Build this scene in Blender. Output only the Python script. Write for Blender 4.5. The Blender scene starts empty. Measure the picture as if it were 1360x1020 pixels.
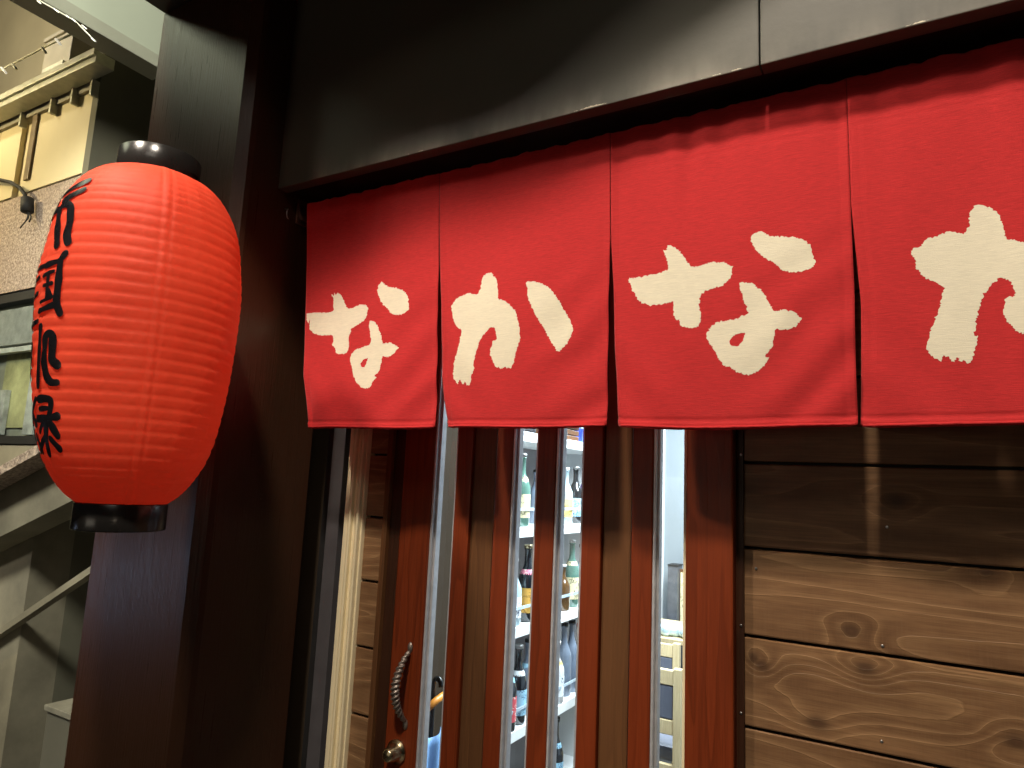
import bpy, bmesh, math, random
from mathutils import Vector, Matrix, noise
from mathutils.geometry import delaunay_2d_cdt
rnd = random.Random(7)
S = bpy.context.scene
COL = S.collection
RAD = math.radians

# ------------------------------------------------------------------ camera
YAW, PITCH, ROLL, FPX = RAD(30.306), RAD(8.512), RAD(2.633), 905.0
CAM = Vector((0.0, -1.3, 1.6))
_f = Vector((-math.sin(YAW)*math.cos(PITCH), math.cos(YAW)*math.cos(PITCH), math.sin(PITCH)))
_r0 = Vector((math.cos(YAW), math.sin(YAW), 0)); _u0 = _r0.cross(_f)
_r = math.cos(ROLL)*_r0 + math.sin(ROLL)*_u0
_u = -math.sin(ROLL)*_r0 + math.cos(ROLL)*_u0
cd = bpy.data.cameras.new('camera'); cam = bpy.data.objects.new('camera', cd); COL.objects.link(cam)
cd.sensor_width = 36.0; cd.lens = FPX/1360*36; cd.clip_start = .02; cd.clip_end = 200
M = Matrix((_r, _u, -_f)).transposed().to_4x4(); M.translation = CAM
cam.matrix_world = M
S.camera = cam

# ------------------------------------------------------------------ world, lights, exposure
W = bpy.data.worlds.new('World'); S.world = W; W.use_nodes = True
nt = W.node_tree; bg = nt.nodes['Background']
sky = nt.nodes.new('ShaderNodeTexSky'); sky.sky_type = 'NISHITA'; sky.sun_disc = False
sky.sun_elevation = RAD(-4); sky.sun_rotation = RAD(200)
nt.links.new(sky.outputs[0], bg.inputs[0]); bg.inputs[1].default_value = 0.10
S.view_settings.view_transform = 'Standard'; S.view_settings.look = 'None'
S.view_settings.exposure = 0.0; S.view_settings.gamma = 1.0; S.view_settings.use_curve_mapping = False

def lamp(name, kind, loc, target, power, color, **kw):
    d = bpy.data.lights.new(name, kind); o = bpy.data.objects.new(name, d); COL.objects.link(o)
    o.location = loc; v = Vector(target) - Vector(loc)
    o.rotation_euler = v.to_track_quat('-Z', 'Y').to_euler()
    d.energy = power; d.color = color
    for k, x in kw.items(): setattr(d, k, x)
    return o
LAMP_A = Vector((-1.50, -1.28, 3.12)); AIM_A = Vector((-.80, -.05, 1.35))
LAMP_B = Vector((-.15, -2.10, 4.60)); AIM_B = Vector((-.35, -.1, 1.6))
lamp('sign_spot_light', 'SPOT', LAMP_A, AIM_A, 110, (1, .88, .72), spot_size=RAD(76), spot_blend=.25, shadow_soft_size=.055)
lamp('sign_spot_light', 'SPOT', LAMP_B, AIM_B, 500, (1, .88, .74), spot_size=RAD(60), spot_blend=.3, shadow_soft_size=.13)
lamp('street_fill_light', 'AREA', (1.2, -4.6, 5.2), (-.4, 0, 2.0), 20, (1, .90, .76), shape='RECTANGLE', size=2.2, size_y=.8)  # unseen fill panel added to lift the shaded curtain and fascia
lamp('street_fill_light', 'SPOT', (2.6, -4.2, 1.9), (.2, 0, 1.9), 12, (1, .80, .58), spot_size=RAD(50), spot_blend=.25, shadow_soft_size=.12)
lamp('street_fill_light', 'AREA', (-2.6, -6.5, 1.2), (-1.0, 0, 2.2), 13, (1, .88, .70), shape='RECTANGLE', size=2.5, size_y=1.2)  # unseen low fill added to brighten the dark fascia and pillar
lamp('neighbour_lamp_light', 'SPOT', (-5.6, -1.0, 3.9), (-5.2, .6, 2.9), 190, (1, .80, .42), spot_size=RAD(120), spot_blend=.6, shadow_soft_size=.06)
lamp('neighbour_upper_fill', 'SPOT', (-5.6, -1.2, 5.0), (-6.0, 1.35, 5.3), 330, (1, .90, .68), spot_size=RAD(140), spot_blend=.7, shadow_soft_size=.15)  # unseen lamp added to brighten the beige upper wall
lamp('pillar_sheen_light', 'SPOT', (-4.7, -2.3, .85), (-1.60, -.33, 1.47), 20, (.55, .70, 1), spot_size=RAD(13), spot_blend=.8, shadow_soft_size=.22)  # cool spot added at the mirror angle to give the pillar its blue sheen
lamp('alley_low_light', 'SPOT', (-5.5, -.25, 1.0), (-4.35, .6, .42), 22, (1, .90, .70), spot_size=RAD(62), spot_blend=.25, shadow_soft_size=.03)
lamp('alley_fill_light', 'SPOT', (-2.3, -2.2, 4.3), (-4.0, .6, 2.9), 900, (1, .97, .82), spot_size=RAD(95), spot_blend=.6, shadow_soft_size=.35)  # unseen lamp, placed so that the slab flank catches light
for i, (x, y) in enumerate(((-.6, 1.5), (-.9, 3.2))):
    lamp('room_light', 'AREA', (x, y, 2.5), (x, y, 0), 135, (.86, .95, 1), shape='RECTANGLE', size=1.3, size_y=.5)

# ------------------------------------------------------------------ geometry helpers
def ray(px, py): return _f + _r*((px-680)/FPX) - _u*((py-510)/FPX)
def atY(px, py, y):
    d = ray(px, py); return CAM + d*((y-CAM.y)/d.y)
def atX(px, py, x):
    d = ray(px, py); return CAM + d*((x-CAM.x)/d.x)
def xY(px, y, py=1020): return atY(px, py, y).x

def tag(o, label=None, cat=None, group=None, kind=None):
    if label: o['label'] = label
    if cat: o['category'] = cat
    if group: o['group'] = group
    if kind: o['kind'] = kind
    return o
def empty(name, loc, label, cat, group=None):
    o = bpy.data.objects.new(name, None); COL.objects.link(o); o.location = loc
    o.empty_display_size = .1
    return tag(o, label, cat, group)
def link(name, me, mat, parent=None, smooth=False):
    o = bpy.data.objects.new(name, me); COL.objects.link(o)
    if mat and not me.materials: me.materials.append(mat)
    if smooth:
        for p in me.polygons: p.use_smooth = True
    if parent:
        o.parent = parent
        w = Vector((0, 0, 0)); q = parent
        while q: w += q.location; q = q.parent
        o.matrix_parent_inverse = Matrix.Translation(-w)
    return o
def bmobj(name, bm, mat, parent=None, smooth=False):
    me = bpy.data.meshes.new(name); bm.normal_update(); bm.to_mesh(me); bm.free()
    return link(name, me, mat, parent, smooth)
def add_box(bm, x0, x1, y0, y1, z0, z1, bev=0.0):
    r = bmesh.ops.create_cube(bm, size=1)
    vs = r['verts']
    for v in vs: v.co = Vector(((x0+x1)/2+v.co.x*(x1-x0), (y0+y1)/2+v.co.y*(y1-y0), (z0+z1)/2+v.co.z*(z1-z0)))
    if bev: 
        es = {e for v in vs for e in v.link_edges}
        bmesh.ops.bevel(bm, geom=list(es), offset=bev, segments=2, affect='EDGES', profile=.6)
def box(name, x0, x1, y0, y1, z0, z1, mat, parent=None, bev=.0015):
    bm = bmesh.new(); add_box(bm, x0, x1, y0, y1, z0, z1, bev)
    return bmobj(name, bm, mat, parent)
def vfab(name, pxl, pxr, y0, y1, z0, z1, mat, parent, bev=.0015):
    """upright member whose front face is at y0 and whose sides show at image columns pxl, pxr"""
    return box(name, xY(pxl, y0), xY(pxr, y0), y0, y1, z0, z1, mat, parent, bev)
def prism(bm, pts, d):
    """extrude the polygon pts by vector d"""
    d = Vector(d); a = [bm.verts.new(Vector(p)) for p in pts]; b = [bm.verts.new(Vector(p)+d) for p in pts]
    bm.faces.new(a); bm.faces.new(b[::-1]); n = len(a)
    for i in range(n): bm.faces.new((a[i], b[i], b[(i+1) % n], a[(i+1) % n]))
    bmesh.ops.recalc_face_normals(bm, faces=bm.faces[:])
def lathe(bm, prof, seg, c=(0, 0, 0), capb=True, capt=True):
    rings = []
    for r, z in prof:
        rings.append([bm.verts.new((c[0]+r*math.cos(2*math.pi*i/seg), c[1]+r*math.sin(2*math.pi*i/seg), c[2]+z)) for i in range(seg)])
    for a, b in zip(rings, rings[1:]):
        for i in range(seg): bm.faces.new((a[i], a[(i+1) % seg], b[(i+1) % seg], b[i]))
    if capb: bm.faces.new(rings[0][::-1])
    if capt: bm.faces.new(rings[-1])
def tube(bm, pts, r, seg=8, rfun=None, closed_ends=True):
    pts = [Vector(p) for p in pts]; rings = []; n = len(pts); up = None
    for i, p in enumerate(pts):
        t = (pts[min(i+1, n-1)]-pts[max(i-1, 0)]).normalized()
        if up is None: up = Vector((0, 0, 1)) if abs(t.z) < .9 else Vector((1, 0, 0))
        a = t.cross(up).normalized(); b = t.cross(a).normalized(); up = -b if b.dot(up) < 0 else b
        rr = rfun(i/(n-1)) if rfun else r
        rings.append([bm.verts.new(p + a*math.cos(2*math.pi*k/seg)*rr + b*math.sin(2*math.pi*k/seg)*rr) for k in range(seg)])
    for A, B in zip(rings, rings[1:]):
        for k in range(seg): bm.faces.new((A[k], A[(k+1) % seg], B[(k+1) % seg], B[k]))
    if closed_ends: bm.faces.new(rings[0][::-1]); bm.faces.new(rings[-1])
    bmesh.ops.recalc_face_normals(bm, faces=bm.faces[:])

# ------------------------------------------------------------------ materials
class N:
    def __init__(s, name):
        s.m = bpy.data.materials.new(name); s.m.use_nodes = True; s.t = s.m.node_tree
        s.b = s.t.nodes['Principled BSDF']; s.out = s.t.nodes['Material Output']
        s.co = s.n('ShaderNodeTexCoord').outputs['Object']
    def n(s, k, **kw):
        x = s.t.nodes.new(k)
        for a, b in kw.items(): setattr(x, a, b)
        return x
    def l(s, a, b): s.t.links.new(a, b)
    def mapping(s, scale=(1, 1, 1), rot=(0, 0, 0), src=None):
        m = s.n('ShaderNodeMapping'); s.l(src or s.co, m.inputs['Vector'])
        m.inputs['Scale'].default_value = scale; m.inputs['Rotation'].default_value = rot
        return m.outputs[0]
    def noise(s, vec, scale=1, detail=4, rough=.55, dist=0):
        x = s.n('ShaderNodeTexNoise'); s.l(vec, x.inputs['Vector'])
        x.inputs['Scale'].default_value = scale; x.inputs['Detail'].default_value = detail
        x.inputs['Roughness'].default_value = rough; x.inputs['Distortion'].default_value = dist
        return x.outputs['Fac']
    def math(s, op, a, b=None, c=None):
        x = s.n('ShaderNodeMath', operation=op)
        for i, v in enumerate((a, b, c)):
            if v is None: continue
            if isinstance(v, (int, float)): x.inputs[i].default_value = v
            else: s.l(v, x.inputs[i])
        return x.outputs[0]
    def ramp(s, fac, stops, interp='LINEAR'):
        x = s.n('ShaderNodeValToRGB'); s.l(fac, x.inputs[0]); x.color_ramp.interpolation = interp
        e = x.color_ramp.elements
        while len(e) < len(stops): e.new(.5)
        for q, (p, c) in zip(e, stops):
            q.position = p; q.color = (c[0], c[1], c[2], 1) if not isinstance(c, (int, float)) else (c, c, c, 1)
        return x.outputs[0]
    def mix(s, fac, a, b, mode='MIX'):
        x = s.n('ShaderNodeMix', data_type='RGBA', blend_type=mode)
        for i, v in ((0, fac), (6, a), (7, b)):
            if isinstance(v, (int, float)): x.inputs[i].default_value = v
            elif isinstance(v, tuple): x.inputs[i].default_value = (*v, 1)
            else: s.l(v, x.inputs[i])
        return x.outputs[2]
    def set(s, col=None, rough=None, metal=None, spec=None, **kw):
        for k, v in (('Base Color', col), ('Roughness', rough), ('Metallic', metal), ('Specular IOR Level', spec)):
            if v is None: continue
            if isinstance(v, tuple): s.b.inputs[k].default_value = (*v, 1)
            elif isinstance(v, (int, float)): s.b.inputs[k].default_value = v
            else: s.l(v, s.b.inputs[k])
        return s
    def bump(s, h, dist=.001, strength=1.0):
        x = s.n('ShaderNodeBump'); s.l(h, x.inputs['Height']); x.inputs['Distance'].default_value = dist
        x.inputs['Strength'].default_value = strength; s.l(x.outputs[0], s.b.inputs['Normal']); return s

def plain(name, col, rough=.6, metal=0, var=.25, scale=18, bump=.0003, spec=None):
    m = N(name); n = m.noise(m.mapping(), scale, 6, .6)
    a = tuple(c*(1-var) for c in col); b = tuple(min(1, c*(1+var)) for c in col)
    m.set(m.ramp(n, [(.3, a), (.7, b)]), m.math('MULTIPLY_ADD', n, .25, max(0, rough-.12)), metal, spec)
    if bump: m.bump(m.noise(m.mapping(), scale*9, 4, .6), bump)
    return m.m
def stained(name, col, dark, rough=.38, axis='Z', knots=0.5, fine=520, worn=True):
    """stained softwood with long fine grain along the axis"""
    m = N(name)
    st = {'Z': (1, 1, .025), 'X': (.025, 1, 1)}[axis]; st2 = {'Z': (1, 1, .10), 'X': (.10, 1, 1)}[axis]
    wob = m.noise(m.mapping(st2), 14, 3, .5)
    g = m.math('FRACT', m.math('MULTIPLY_ADD', wob, 5.0, m.math('MULTIPLY', m.noise(m.mapping(st), 26, 2, .5), 4.0)))
    lines = m.ramp(g, [(0, .0), (.55, .35), (.93, 1), (1, .0)])
    f = m.noise(m.mapping(st), fine, 3, .6)
    c1 = m.mix(m.ramp(f, [(.3, 0), (.7, 1)]), tuple(x*.78 for x in col), tuple(min(1, x*1.2) for x in col))
    c2 = m.mix(m.math('MULTIPLY', lines, .42), c1, dark)
    big = m.noise(m.mapping(st2), 5, 3, .5)
    c3 = m.mix(m.math('MULTIPLY', m.ramp(big, [(.35, 0), (.75, 1)]), .55), c2, tuple(min(1, x*1.55) for x in col))
    v = m.n('ShaderNodeTexVoronoi'); m.l(m.mapping(), v.inputs['Vector']); v.inputs['Scale'].default_value = 2.6
    kn = m.ramp(v.outputs['Distance'], [(0, 1), (.018, .9), (.035, 0)])
    c4 = m.mix(m.math('MULTIPLY', kn, knots), c3, tuple(x*.25 for x in dark))
    if worn:
        w = m.ramp(m.noise(m.mapping((1, 1, .5)), 70, 5, .7), [(.735, 0), (.76, 1)])
        c4 = m.mix(m.math('MULTIPLY', w, .55), c4, (.38, .22, .10))
    m.set(c4, m.math('MULTIPLY_ADD', f, .18, rough-.09), spec=.28); m.bump(m.math('ADD', f, m.math('MULTIPLY', lines, .5)), .0004, .8)
    return m.m

def siding_mat():
    """brown stained cedar siding: cathedral grain lines that wrap round knots"""
    m = N('stained_cedar_siding')
    sep = m.n('ShaderNodeSeparateXYZ'); m.l(m.co, sep.inputs[0]); X, Z = sep.outputs[0], sep.outputs[2]
    info = m.n('ShaderNodeObjectInfo').outputs['Random']
    cmb = m.n('ShaderNodeCombineXYZ')
    m.l(m.math('MULTIPLY', X, 1.0), cmb.inputs[0]); m.l(m.math('MULTIPLY', info, 40), cmb.inputs[1]); m.l(Z, cmb.inputs[2])
    base = cmb.outputs[0]
    low = m.noise(m.mapping((.55, 1, 6.0), src=base), 2.0, 1.6, .38)
    field = m.math('MULTIPLY_ADD', m.math('SUBTRACT', low, .5), 1.5, 0)
    dark = None; core = None
    for px, py, sx, sz, a in KNOTS:
        sx *= .85; sz *= .8
        p = atY(px, py, 0)
        dx = m.math('DIVIDE', m.math('SUBTRACT', X, p.x), sx); dz = m.math('DIVIDE', m.math('SUBTRACT', Z, p.z), sz)
        d2 = m.math('ADD', m.math('MULTIPLY', dx, dx), m.math('MULTIPLY', dz, dz))
        g = m.math('EXPONENT', m.math('MULTIPLY', d2, -.10))
        field = m.math('MULTIPLY_ADD', g, a*.42, field)
        k = m.math('EXPONENT', m.math('MULTIPLY', d2, -.75))
        h = m.math('EXPONENT', m.math('MULTIPLY', d2, -2.8))
        dark = k if dark is None else m.math('MAXIMUM', dark, k)
        core = h if core is None else m.math('MAXIMUM', core, h)
    wig = m.noise(m.mapping((.5, 1, 2), src=base), 30, 3, .6)
    ph = m.math('FRACT', m.math('MULTIPLY_ADD', field, 6.4, m.math('MULTIPLY', wig, .16)))
    line = m.ramp(ph, [(0, .30), (.30, .0), (.60, .12), (.86, .55), (.945, 1), (.975, .25), (1, .30)])
    fine = m.noise(m.mapping((.035, 1, 1), src=base), 420, 3, .6)
    blot = m.noise(m.mapping((.6, 1, 1.6), src=base), 9, 4, .6)
    cross = m.noise(m.mapping((1, 1, .03)), 420, 2, .5)
    c = m.mix(m.ramp(blot, [(.3, 0), (.7, 1)]), (.125, .058, .023), (.275, .145, .064))
    c = m.mix(m.math('MULTIPLY', line, m.math('MULTIPLY_ADD', m.noise(m.mapping((.5, 1, 3), src=base), 6, 3, .5), .9, .02)), c, (.54, .32, .15))
    c = m.mix(m.ramp(fine, [(.32, .45), (.62, 0)]), c, (.09, .042, .018))
    c = m.mix(m.math('MULTIPLY', m.ramp(cross, [(.4, 0), (.75, 1)]), .14), c, (.24, .15, .085))
    c = m.mix(m.math('MULTIPLY', dark, .82), c, (.030, .013, .006))
    c = m.mix(m.math('MULTIPLY', core, .9), c, (.095, .045, .020))
    m.set(c, m.math('MULTIPLY_ADD', fine, .2, .40), spec=.45)
    m.bump(m.math('ADD', m.math('MULTIPLY', fine, .6), m.math('MULTIPLY', line, 1.0)), .0006, .7)
    return m.m
KNOTS = [(1012, 884, .012, .009, .9), (1001, 874, .008, .009, .3), (1149, 888, .016, .011, 1.0), (1130, 838, .015, .010, .8),
         (1192, 665, .014, .010, .7), (1350, 985, .016, .012, .9), (1310, 760, .012, .008, -.5), (1085, 960, .02, .012, -.6)]

def cloth_mat(name, col, shade=.75, trans=.16):
    m = N(name)
    slub = m.noise(m.mapping((3.0, 1, 60)), 22, 4, .62)
    thr = m.noise(m.mapping((60, 1, 3)), 26, 3, .6)
    wv = m.noise(m.mapping((1, 1, 1)), 900, 2, .5)
    a = tuple(c*shade for c in col); b = tuple(min(1, c*1.16) for c in col)
    c = m.mix(m.ramp(slub, [(.3, 0), (.7, 1)]), a, b)
    c = m.mix(m.math('MULTIPLY', m.ramp(thr, [(.35, 0), (.75, 1)]), .35), c, a)
    m.set(c, .85, spec=.25)
    m.bump(m.math('ADD', m.math('ADD', slub, m.math('MULTIPLY', thr, .6)), m.math('MULTIPLY', wv, .5)), .0005, .8)
    m.b.inputs['Sheen Weight'].default_value = .12; m.b.inputs['Sheen Roughness'].default_value = .4
    tr = m.n('ShaderNodeBsdfTranslucent'); m.l(c, tr.inputs[0])
    mx = m.n('ShaderNodeMixShader'); mx.inputs[0].default_value = trans
    m.l(m.b.outputs[0], mx.inputs[1]); m.l(tr.outputs[0], mx.inputs[2]); m.l(mx.outputs[0], m.out.inputs[0])
    return m.m

def glass_mat(name, tint=(.93, .96, .97)):
    m = N(name); g = m.n('ShaderNodeBsdfGlossy'); g.inputs['Roughness'].default_value = .03
    t = m.n('ShaderNodeBsdfTransparent'); t.inputs[0].default_value = (*tint, 1)
    fr = m.n('ShaderNodeFresnel'); fr.inputs[0].default_value = 1.45
    bk = m.n('ShaderNodeNewGeometry').outputs['Backfacing']; fac = m.math('MULTIPLY', fr.outputs[0], m.math('SUBTRACT', 1.0, bk))
    mx = m.n('ShaderNodeMixShader'); m.l(fac, mx.inputs[0]); m.l(t.outputs[0], mx.inputs[1]); m.l(g.outputs[0], mx.inputs[2])
    m.l(mx.outputs[0], m.out.inputs[0]); return m.m

SIDING = siding_mat()
RED_WOOD = stained('mahogany_stained_wood', (.175, .030, .0075), (.040, .006, .002), .36, knots=.8)
BROWN_WOOD = stained('walnut_stained_wood', (.120, .052, .020), (.028, .011, .005), .42, knots=.2, worn=False)
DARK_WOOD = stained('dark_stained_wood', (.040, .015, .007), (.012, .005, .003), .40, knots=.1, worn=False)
LIGHT_WOOD = stained('pale_beech_wood', (.70, .55, .32), (.55, .40, .20), .45, knots=0, worn=False)
def pillar_mat():
    m = N('dark_brown_gloss_paint'); f = m.noise(m.mapping((1, 1, .02)), 260, 4, .65); b = m.noise(m.mapping(), 3, 5, .6)
    c = m.mix(b, (.036, .0150, .0075), (.062, .026, .013))
    c = m.mix(m.ramp(m.noise(m.mapping((1, 1, .25)), 160, 3, .7), [(.78, 0), (.80, 1)]), c, (.5, .42, .32))
    m.set(c, m.math('MULTIPLY_ADD', f, .34, .16), spec=.38); m.bump(f, .0015, .7); return m.m
PILLAR = pillar_mat()
def fascia_mat():
    m = N('dark_olive_fascia_paint'); sep = m.n('ShaderNodeSeparateXYZ'); m.l(m.co, sep.inputs[0])
    b = m.noise(m.mapping((.5, 1, .7)), 4, 6, .65)
    c = m.mix(b, (.044, .042, .028), (.068, .065, .047))
    # grey dust settled along the lower edge, in patches, and chips in the paint there
    up = m.math('SUBTRACT', sep.outputs[2], 2.302)
    nn = m.noise(m.mapping((1, 1, .35)), 5, 5, .6)
    dust = m.math('MULTIPLY', m.math('GREATER_THAN', up, .001), m.math('EXPONENT', m.math('MULTIPLY', up, -38)))
    dust = m.math('MULTIPLY', dust, m.ramp(nn, [(.42, 0), (.62, 1)]))
    c = m.mix(m.math('MULTIPLY', dust, .85), c, (.22, .20, .155))
    chip = m.math('MULTIPLY', m.math('EXPONENT', m.math('MULTIPLY', m.math('SUBTRACT', up, .002), -120)), m.ramp(m.noise(m.mapping((1, 1, .1)), 3.2, 2, .5), [(.44, 0), (.56, 1.35)]))
    chip = m.math('MULTIPLY', chip, m.math('GREATER_THAN', up, .0022))
    ch = m.ramp(m.math('MULTIPLY', chip, m.noise(m.mapping((1, 1, 2)), 75, 5, .7)), [(.46, 0), (.50, 1)])
    c = m.mix(ch, c, (.70, .62, .45))
    m.set(c, .55); m.bump(m.noise(m.mapping(), 60, 5, .6), .0006, .5); return m.m
FASCIA = fascia_mat()
RED_CLOTH = cloth_mat('red_noren_cloth', (.61, .031, .033))
WHITE_PRINT = cloth_mat('cream_printed_cloth', (.80, .74, .57), .93, .10)
METAL = plain('brushed_steel', (.55, .55, .55), .32, 1, .1)
IRON = plain('wrought_iron', (.26, .22, .19), .38, .7, .3, 60, .0006)
BRASS = plain('brushed_brass', (.62, .52, .32), .26, 1, .15)
COPPER = plain('copper_bracket', (.55, .30, .22), .38, 1, .2)
BLACK_PLASTIC = plain('black_gloss_plastic', (.016, .015, .014), .22, 0, .2, 10, .0001)
BLACK = plain('matt_black', (.01, .01, .01), .7)
SILVER_PAINT = plain('aluminium_bead', (.58, .58, .60), .35, .4, .12, 40, .0004)
CREAM = plain('cream_painted_trim', (.88, .77, .50), .5, 0, .05, 14, .0003)
GREY_METAL = plain('grey_painted_metal', (.085, .080, .085), .5, 0, .12)
GLASS = glass_mat('window_glass')
WHITE = plain('white_melamine', (.82, .84, .84), .45, 0, .03)
INK = plain('black_brush_ink', (.008, .008, .010), .28, 0, .2, 10, 0)

# ------------------------------------------------------------------ ground and room shell (the setting)
box('street', -14, 10, -12, -.36, -.12, 0, plain('asphalt', (.05, .05, .05), .85, 0, .4, 60, .002), bev=0)['kind'] = 'structure'
box('ground', -14, 10, -.36, 14, -.12, -.004, plain('concrete_ground', (.16, .15, .13), .85, 0, .3, 20, .001), bev=0)['kind'] = 'structure'
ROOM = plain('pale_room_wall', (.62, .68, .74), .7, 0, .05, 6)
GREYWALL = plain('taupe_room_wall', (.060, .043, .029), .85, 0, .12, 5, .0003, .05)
FLOOR = plain('dark_room_floor', (.06, .055, .05), .35, 0, .3, 12)
box('room_floor', -1.80, 2.4, .06, 5.2, -.003, .012, FLOOR, bev=0)['kind'] = 'structure'
box('room_ceiling', -1.80, 2.4, .09, 5.2, 2.60, 2.68, ROOM, bev=0)['kind'] = 'structure'
box('room_back_wall', -1.80, 2.4, 5.2, 5.3, 0, 2.68, ROOM, bev=0)['kind'] = 'structure'
box('room_right_wall', 2.40, 2.5, .09, 5.3, 0, 2.68, ROOM, bev=0)['kind'] = 'structure'
box('room_left_wall', -1.90, -1.80, .0, 5.3, 0, 2.68, plain('grey_back_panel', (.13, .12, .125), .6, 0, .2, 4), bev=0)['kind'] = 'structure'
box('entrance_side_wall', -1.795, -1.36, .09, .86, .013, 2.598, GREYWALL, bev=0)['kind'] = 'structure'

# ------------------------------------------------------------------ shopfront: fascia, soffit, canopy, pillar
MATT_BROWN = plain('matt_dark_brown', (.020, .010, .006), .85, 0, .3, 20, .0004, .1)
fa = empty('fascia', (-.4, -.2, 2.3), 'dark olive fascia above the red curtain with a vertical seam and chipped lower edge', 'fascia')
seam = atY(1009, 85, -.22).x
box('fascia_panel', -1.328, seam-.0012, -.22, -.19, 2.302, 2.84, FASCIA, fa, .002)
box('fascia_panel', seam+.0012, 2.2, -.22, -.19, 2.302, 2.84, FASCIA, fa, .002)
box('soffit_board', -1.328, 2.2, -.188, -.01, 2.312, 2.33, MATT_BROWN, fa)
box('lintel', -1.328, 2.2, -.008, .10, 2.24, 2.34, MATT_BROWN, fa)
ca = empty('canopy', (-1.0, -.4, 2.7), 'dark flat canopy projecting over the pillar above the lantern', 'canopy')
ZC = 2.842
def under(L, x, z): t = (L.z-ZC)/(L.z-z); return (L.x+(x-L.x)*t, L.y+(-.15-L.y)*t, ZC)
edge = [under(LAMP_A, *q) for q in ((-1.31, 1.955), (-1.18, 2.00), (-1.045, 2.073), (-.95, 2.14), (-.878, 2.165), (-.646, 2.150), (-.464, 2.20))]  # unseen front edge, shaped so its shadow falls on the curtain's upper left
edge = [p for p in edge if p[0] < -.92] + [under(LAMP_B, *q) for q in ((-1.25, 2.0), (-1.045, 2.10), (-.95, 2.13), (-.878, 2.160), (-.646, 2.16), (-.464, 2.225), (-.222, 2.33), (.0, 2.42))]
edge = [edge[0]] + [q for p, q in zip(edge, edge[1:]) if q[0] > p[0]+.01]
bm = bmesh.new(); prism(bm, [(-1.727, -.18, ZC), (-1.727, edge[0][1]-.03, ZC)] + edge + [(2.2, -.45, ZC), (2.2, -.18, ZC)], (0, 0, .10))
bmobj('canopy_slab', bm, FASCIA, ca)
pl = empty('pillar', (-1.53, -.33, 0), 'dark brown gloss painted square pillar behind the red lantern', 'pillar')
px0, px1, py0, py1 = -1.727, -1.328, -.33, -.036
c_ = .028
bm = bmesh.new(); prism(bm, [(px0, py0, .0), (px1-c_, py0, 0), (px1-.004, py0+.018, 0), (px1, py0+.03, 0), (px1, py1, 0), (px0, py1, 0)], (0, 0, 2.838))
bmobj('post_shaft', bm, PILLAR, pl)
box('base_plate', px0-.01, px1+.01, py0-.01, py1, 0, .08, BLACK, pl)
bm = bmesh.new()
pts = [atX(384+2.2*math.cos(a)*1.0-1, 284+6.5*math.sin(a), px1+.012) for a in [RAD(q) for q in range(95, 265, 12)]]
tube(bm, [(px1-.002, pts[-1].y, pts[-1].z+.003)]+pts[::-1], .0016, 6)
tag(bmobj('cup_hook', bm, METAL, None, True), 'small bright metal hook in the dark pillar left of the curtain rod', 'hook')

# upright strips between the pillar and the siding on the left
s1 = empty('metal_upright', (-1.27, 0, 0), 'dark grey painted metal upright beside the pillar', 'upright')
vfab('upright_face', 406, 423, -.006, .02, 0, 2.24, GREY_METAL, s1)
box('backing_strip', -1.328, -1.135, .022, .05, 0, 2.24, BLACK, s1)
s2 = empty('cream_trim', (-1.2, 0, 0), 'cream painted ribbed trim strip left of the wooden door', 'trim')
for a, b, y in ((430, 435.5, -.020), (436, 439, -.026), (439.6, 446, -.016), (446.6, 449.6, -.024), (450, 456, -.012)):
    vfab('rib', a, b, y, .018, 0, 2.24, CREAM, s2, .0022)

# ------------------------------------------------------------------ wooden siding, every board a part
def screw(x, z, y, parent):
    bm = bmesh.new(); lathe(bm, [(.0022, 0), (.0026, .0006), (.0018, .0011)], 8)
    bmesh.ops.rotate(bm, verts=bm.verts, cent=(0, 0, 0), matrix=Matrix.Rotation(RAD(90), 3, 'X'))
    bmesh.ops.translate(bm, verts=bm.verts, vec=(x, y, z)); bmobj('screw', bm, METAL, parent, True)
def siding(name, x0, x1, label, ragged=False):
    e = empty(name, ((x0+x1)/2, 0, 0), label, 'wall'); pitch = .152; z = 1.508 + pitch*5 ; 
    k = 0
    while z > -.1:
        zl = max(z-pitch, 0.002)
        if z-zl > .01:
            xa = x0 + (rnd.uniform(-.003, .003) if ragged else 0)
            j = rnd.uniform(-.0008, .0008)
            bm = bmesh.new()
            h = .0045
            prof = [(.030, z-.0005), (.010, z-.0005), (.0030, z-.0008), (.0005+j, z-.0025), (0+j, zl+h+.003), (.0008+j, zl+h+.0008), (.003, zl+h), (.030, zl+h)]
            prism(bm, [(xa, p, q) for p, q in prof], (x1-xa, 0, 0))
            bmobj('board', bm, SIDING, e)
        k += 1; z -= pitch
    box('backing', x0, x1, .031, .06, 0, 2.24, BLACK, e, 0)
    return e
wr = siding('plank_wall', -.279, 2.2, 'brown horizontal plank wall with pale grain and knots right of the door')
for px, py in ((1172, 858), (1171, 985), (985, 830), (985, 946), (1178, 700), (985, 604), (1004, 755)):
    p = atY(px, py, -.0012); screw(p.x, p.z, -.0005 if px > 995 else -.0065, wr)
box('post_shade_strip', -.2745, -.2600, -.0060, -.0008, 0, 2.238, DARK_WOOD, wr, .001)  # dark strip added to stand in for the post's shade on the boards
wl = siding('plank_wall', xY(456, 0), xY(484, 0)+.004, 'narrow strip of brown lapped planks between cream trim and door frame', True)
for px, py in ((485, 682), (478, 768), (476, 772)):
    p = atY(px, py, -.001); screw(p.x, p.z, -.0005, wl)

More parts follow.
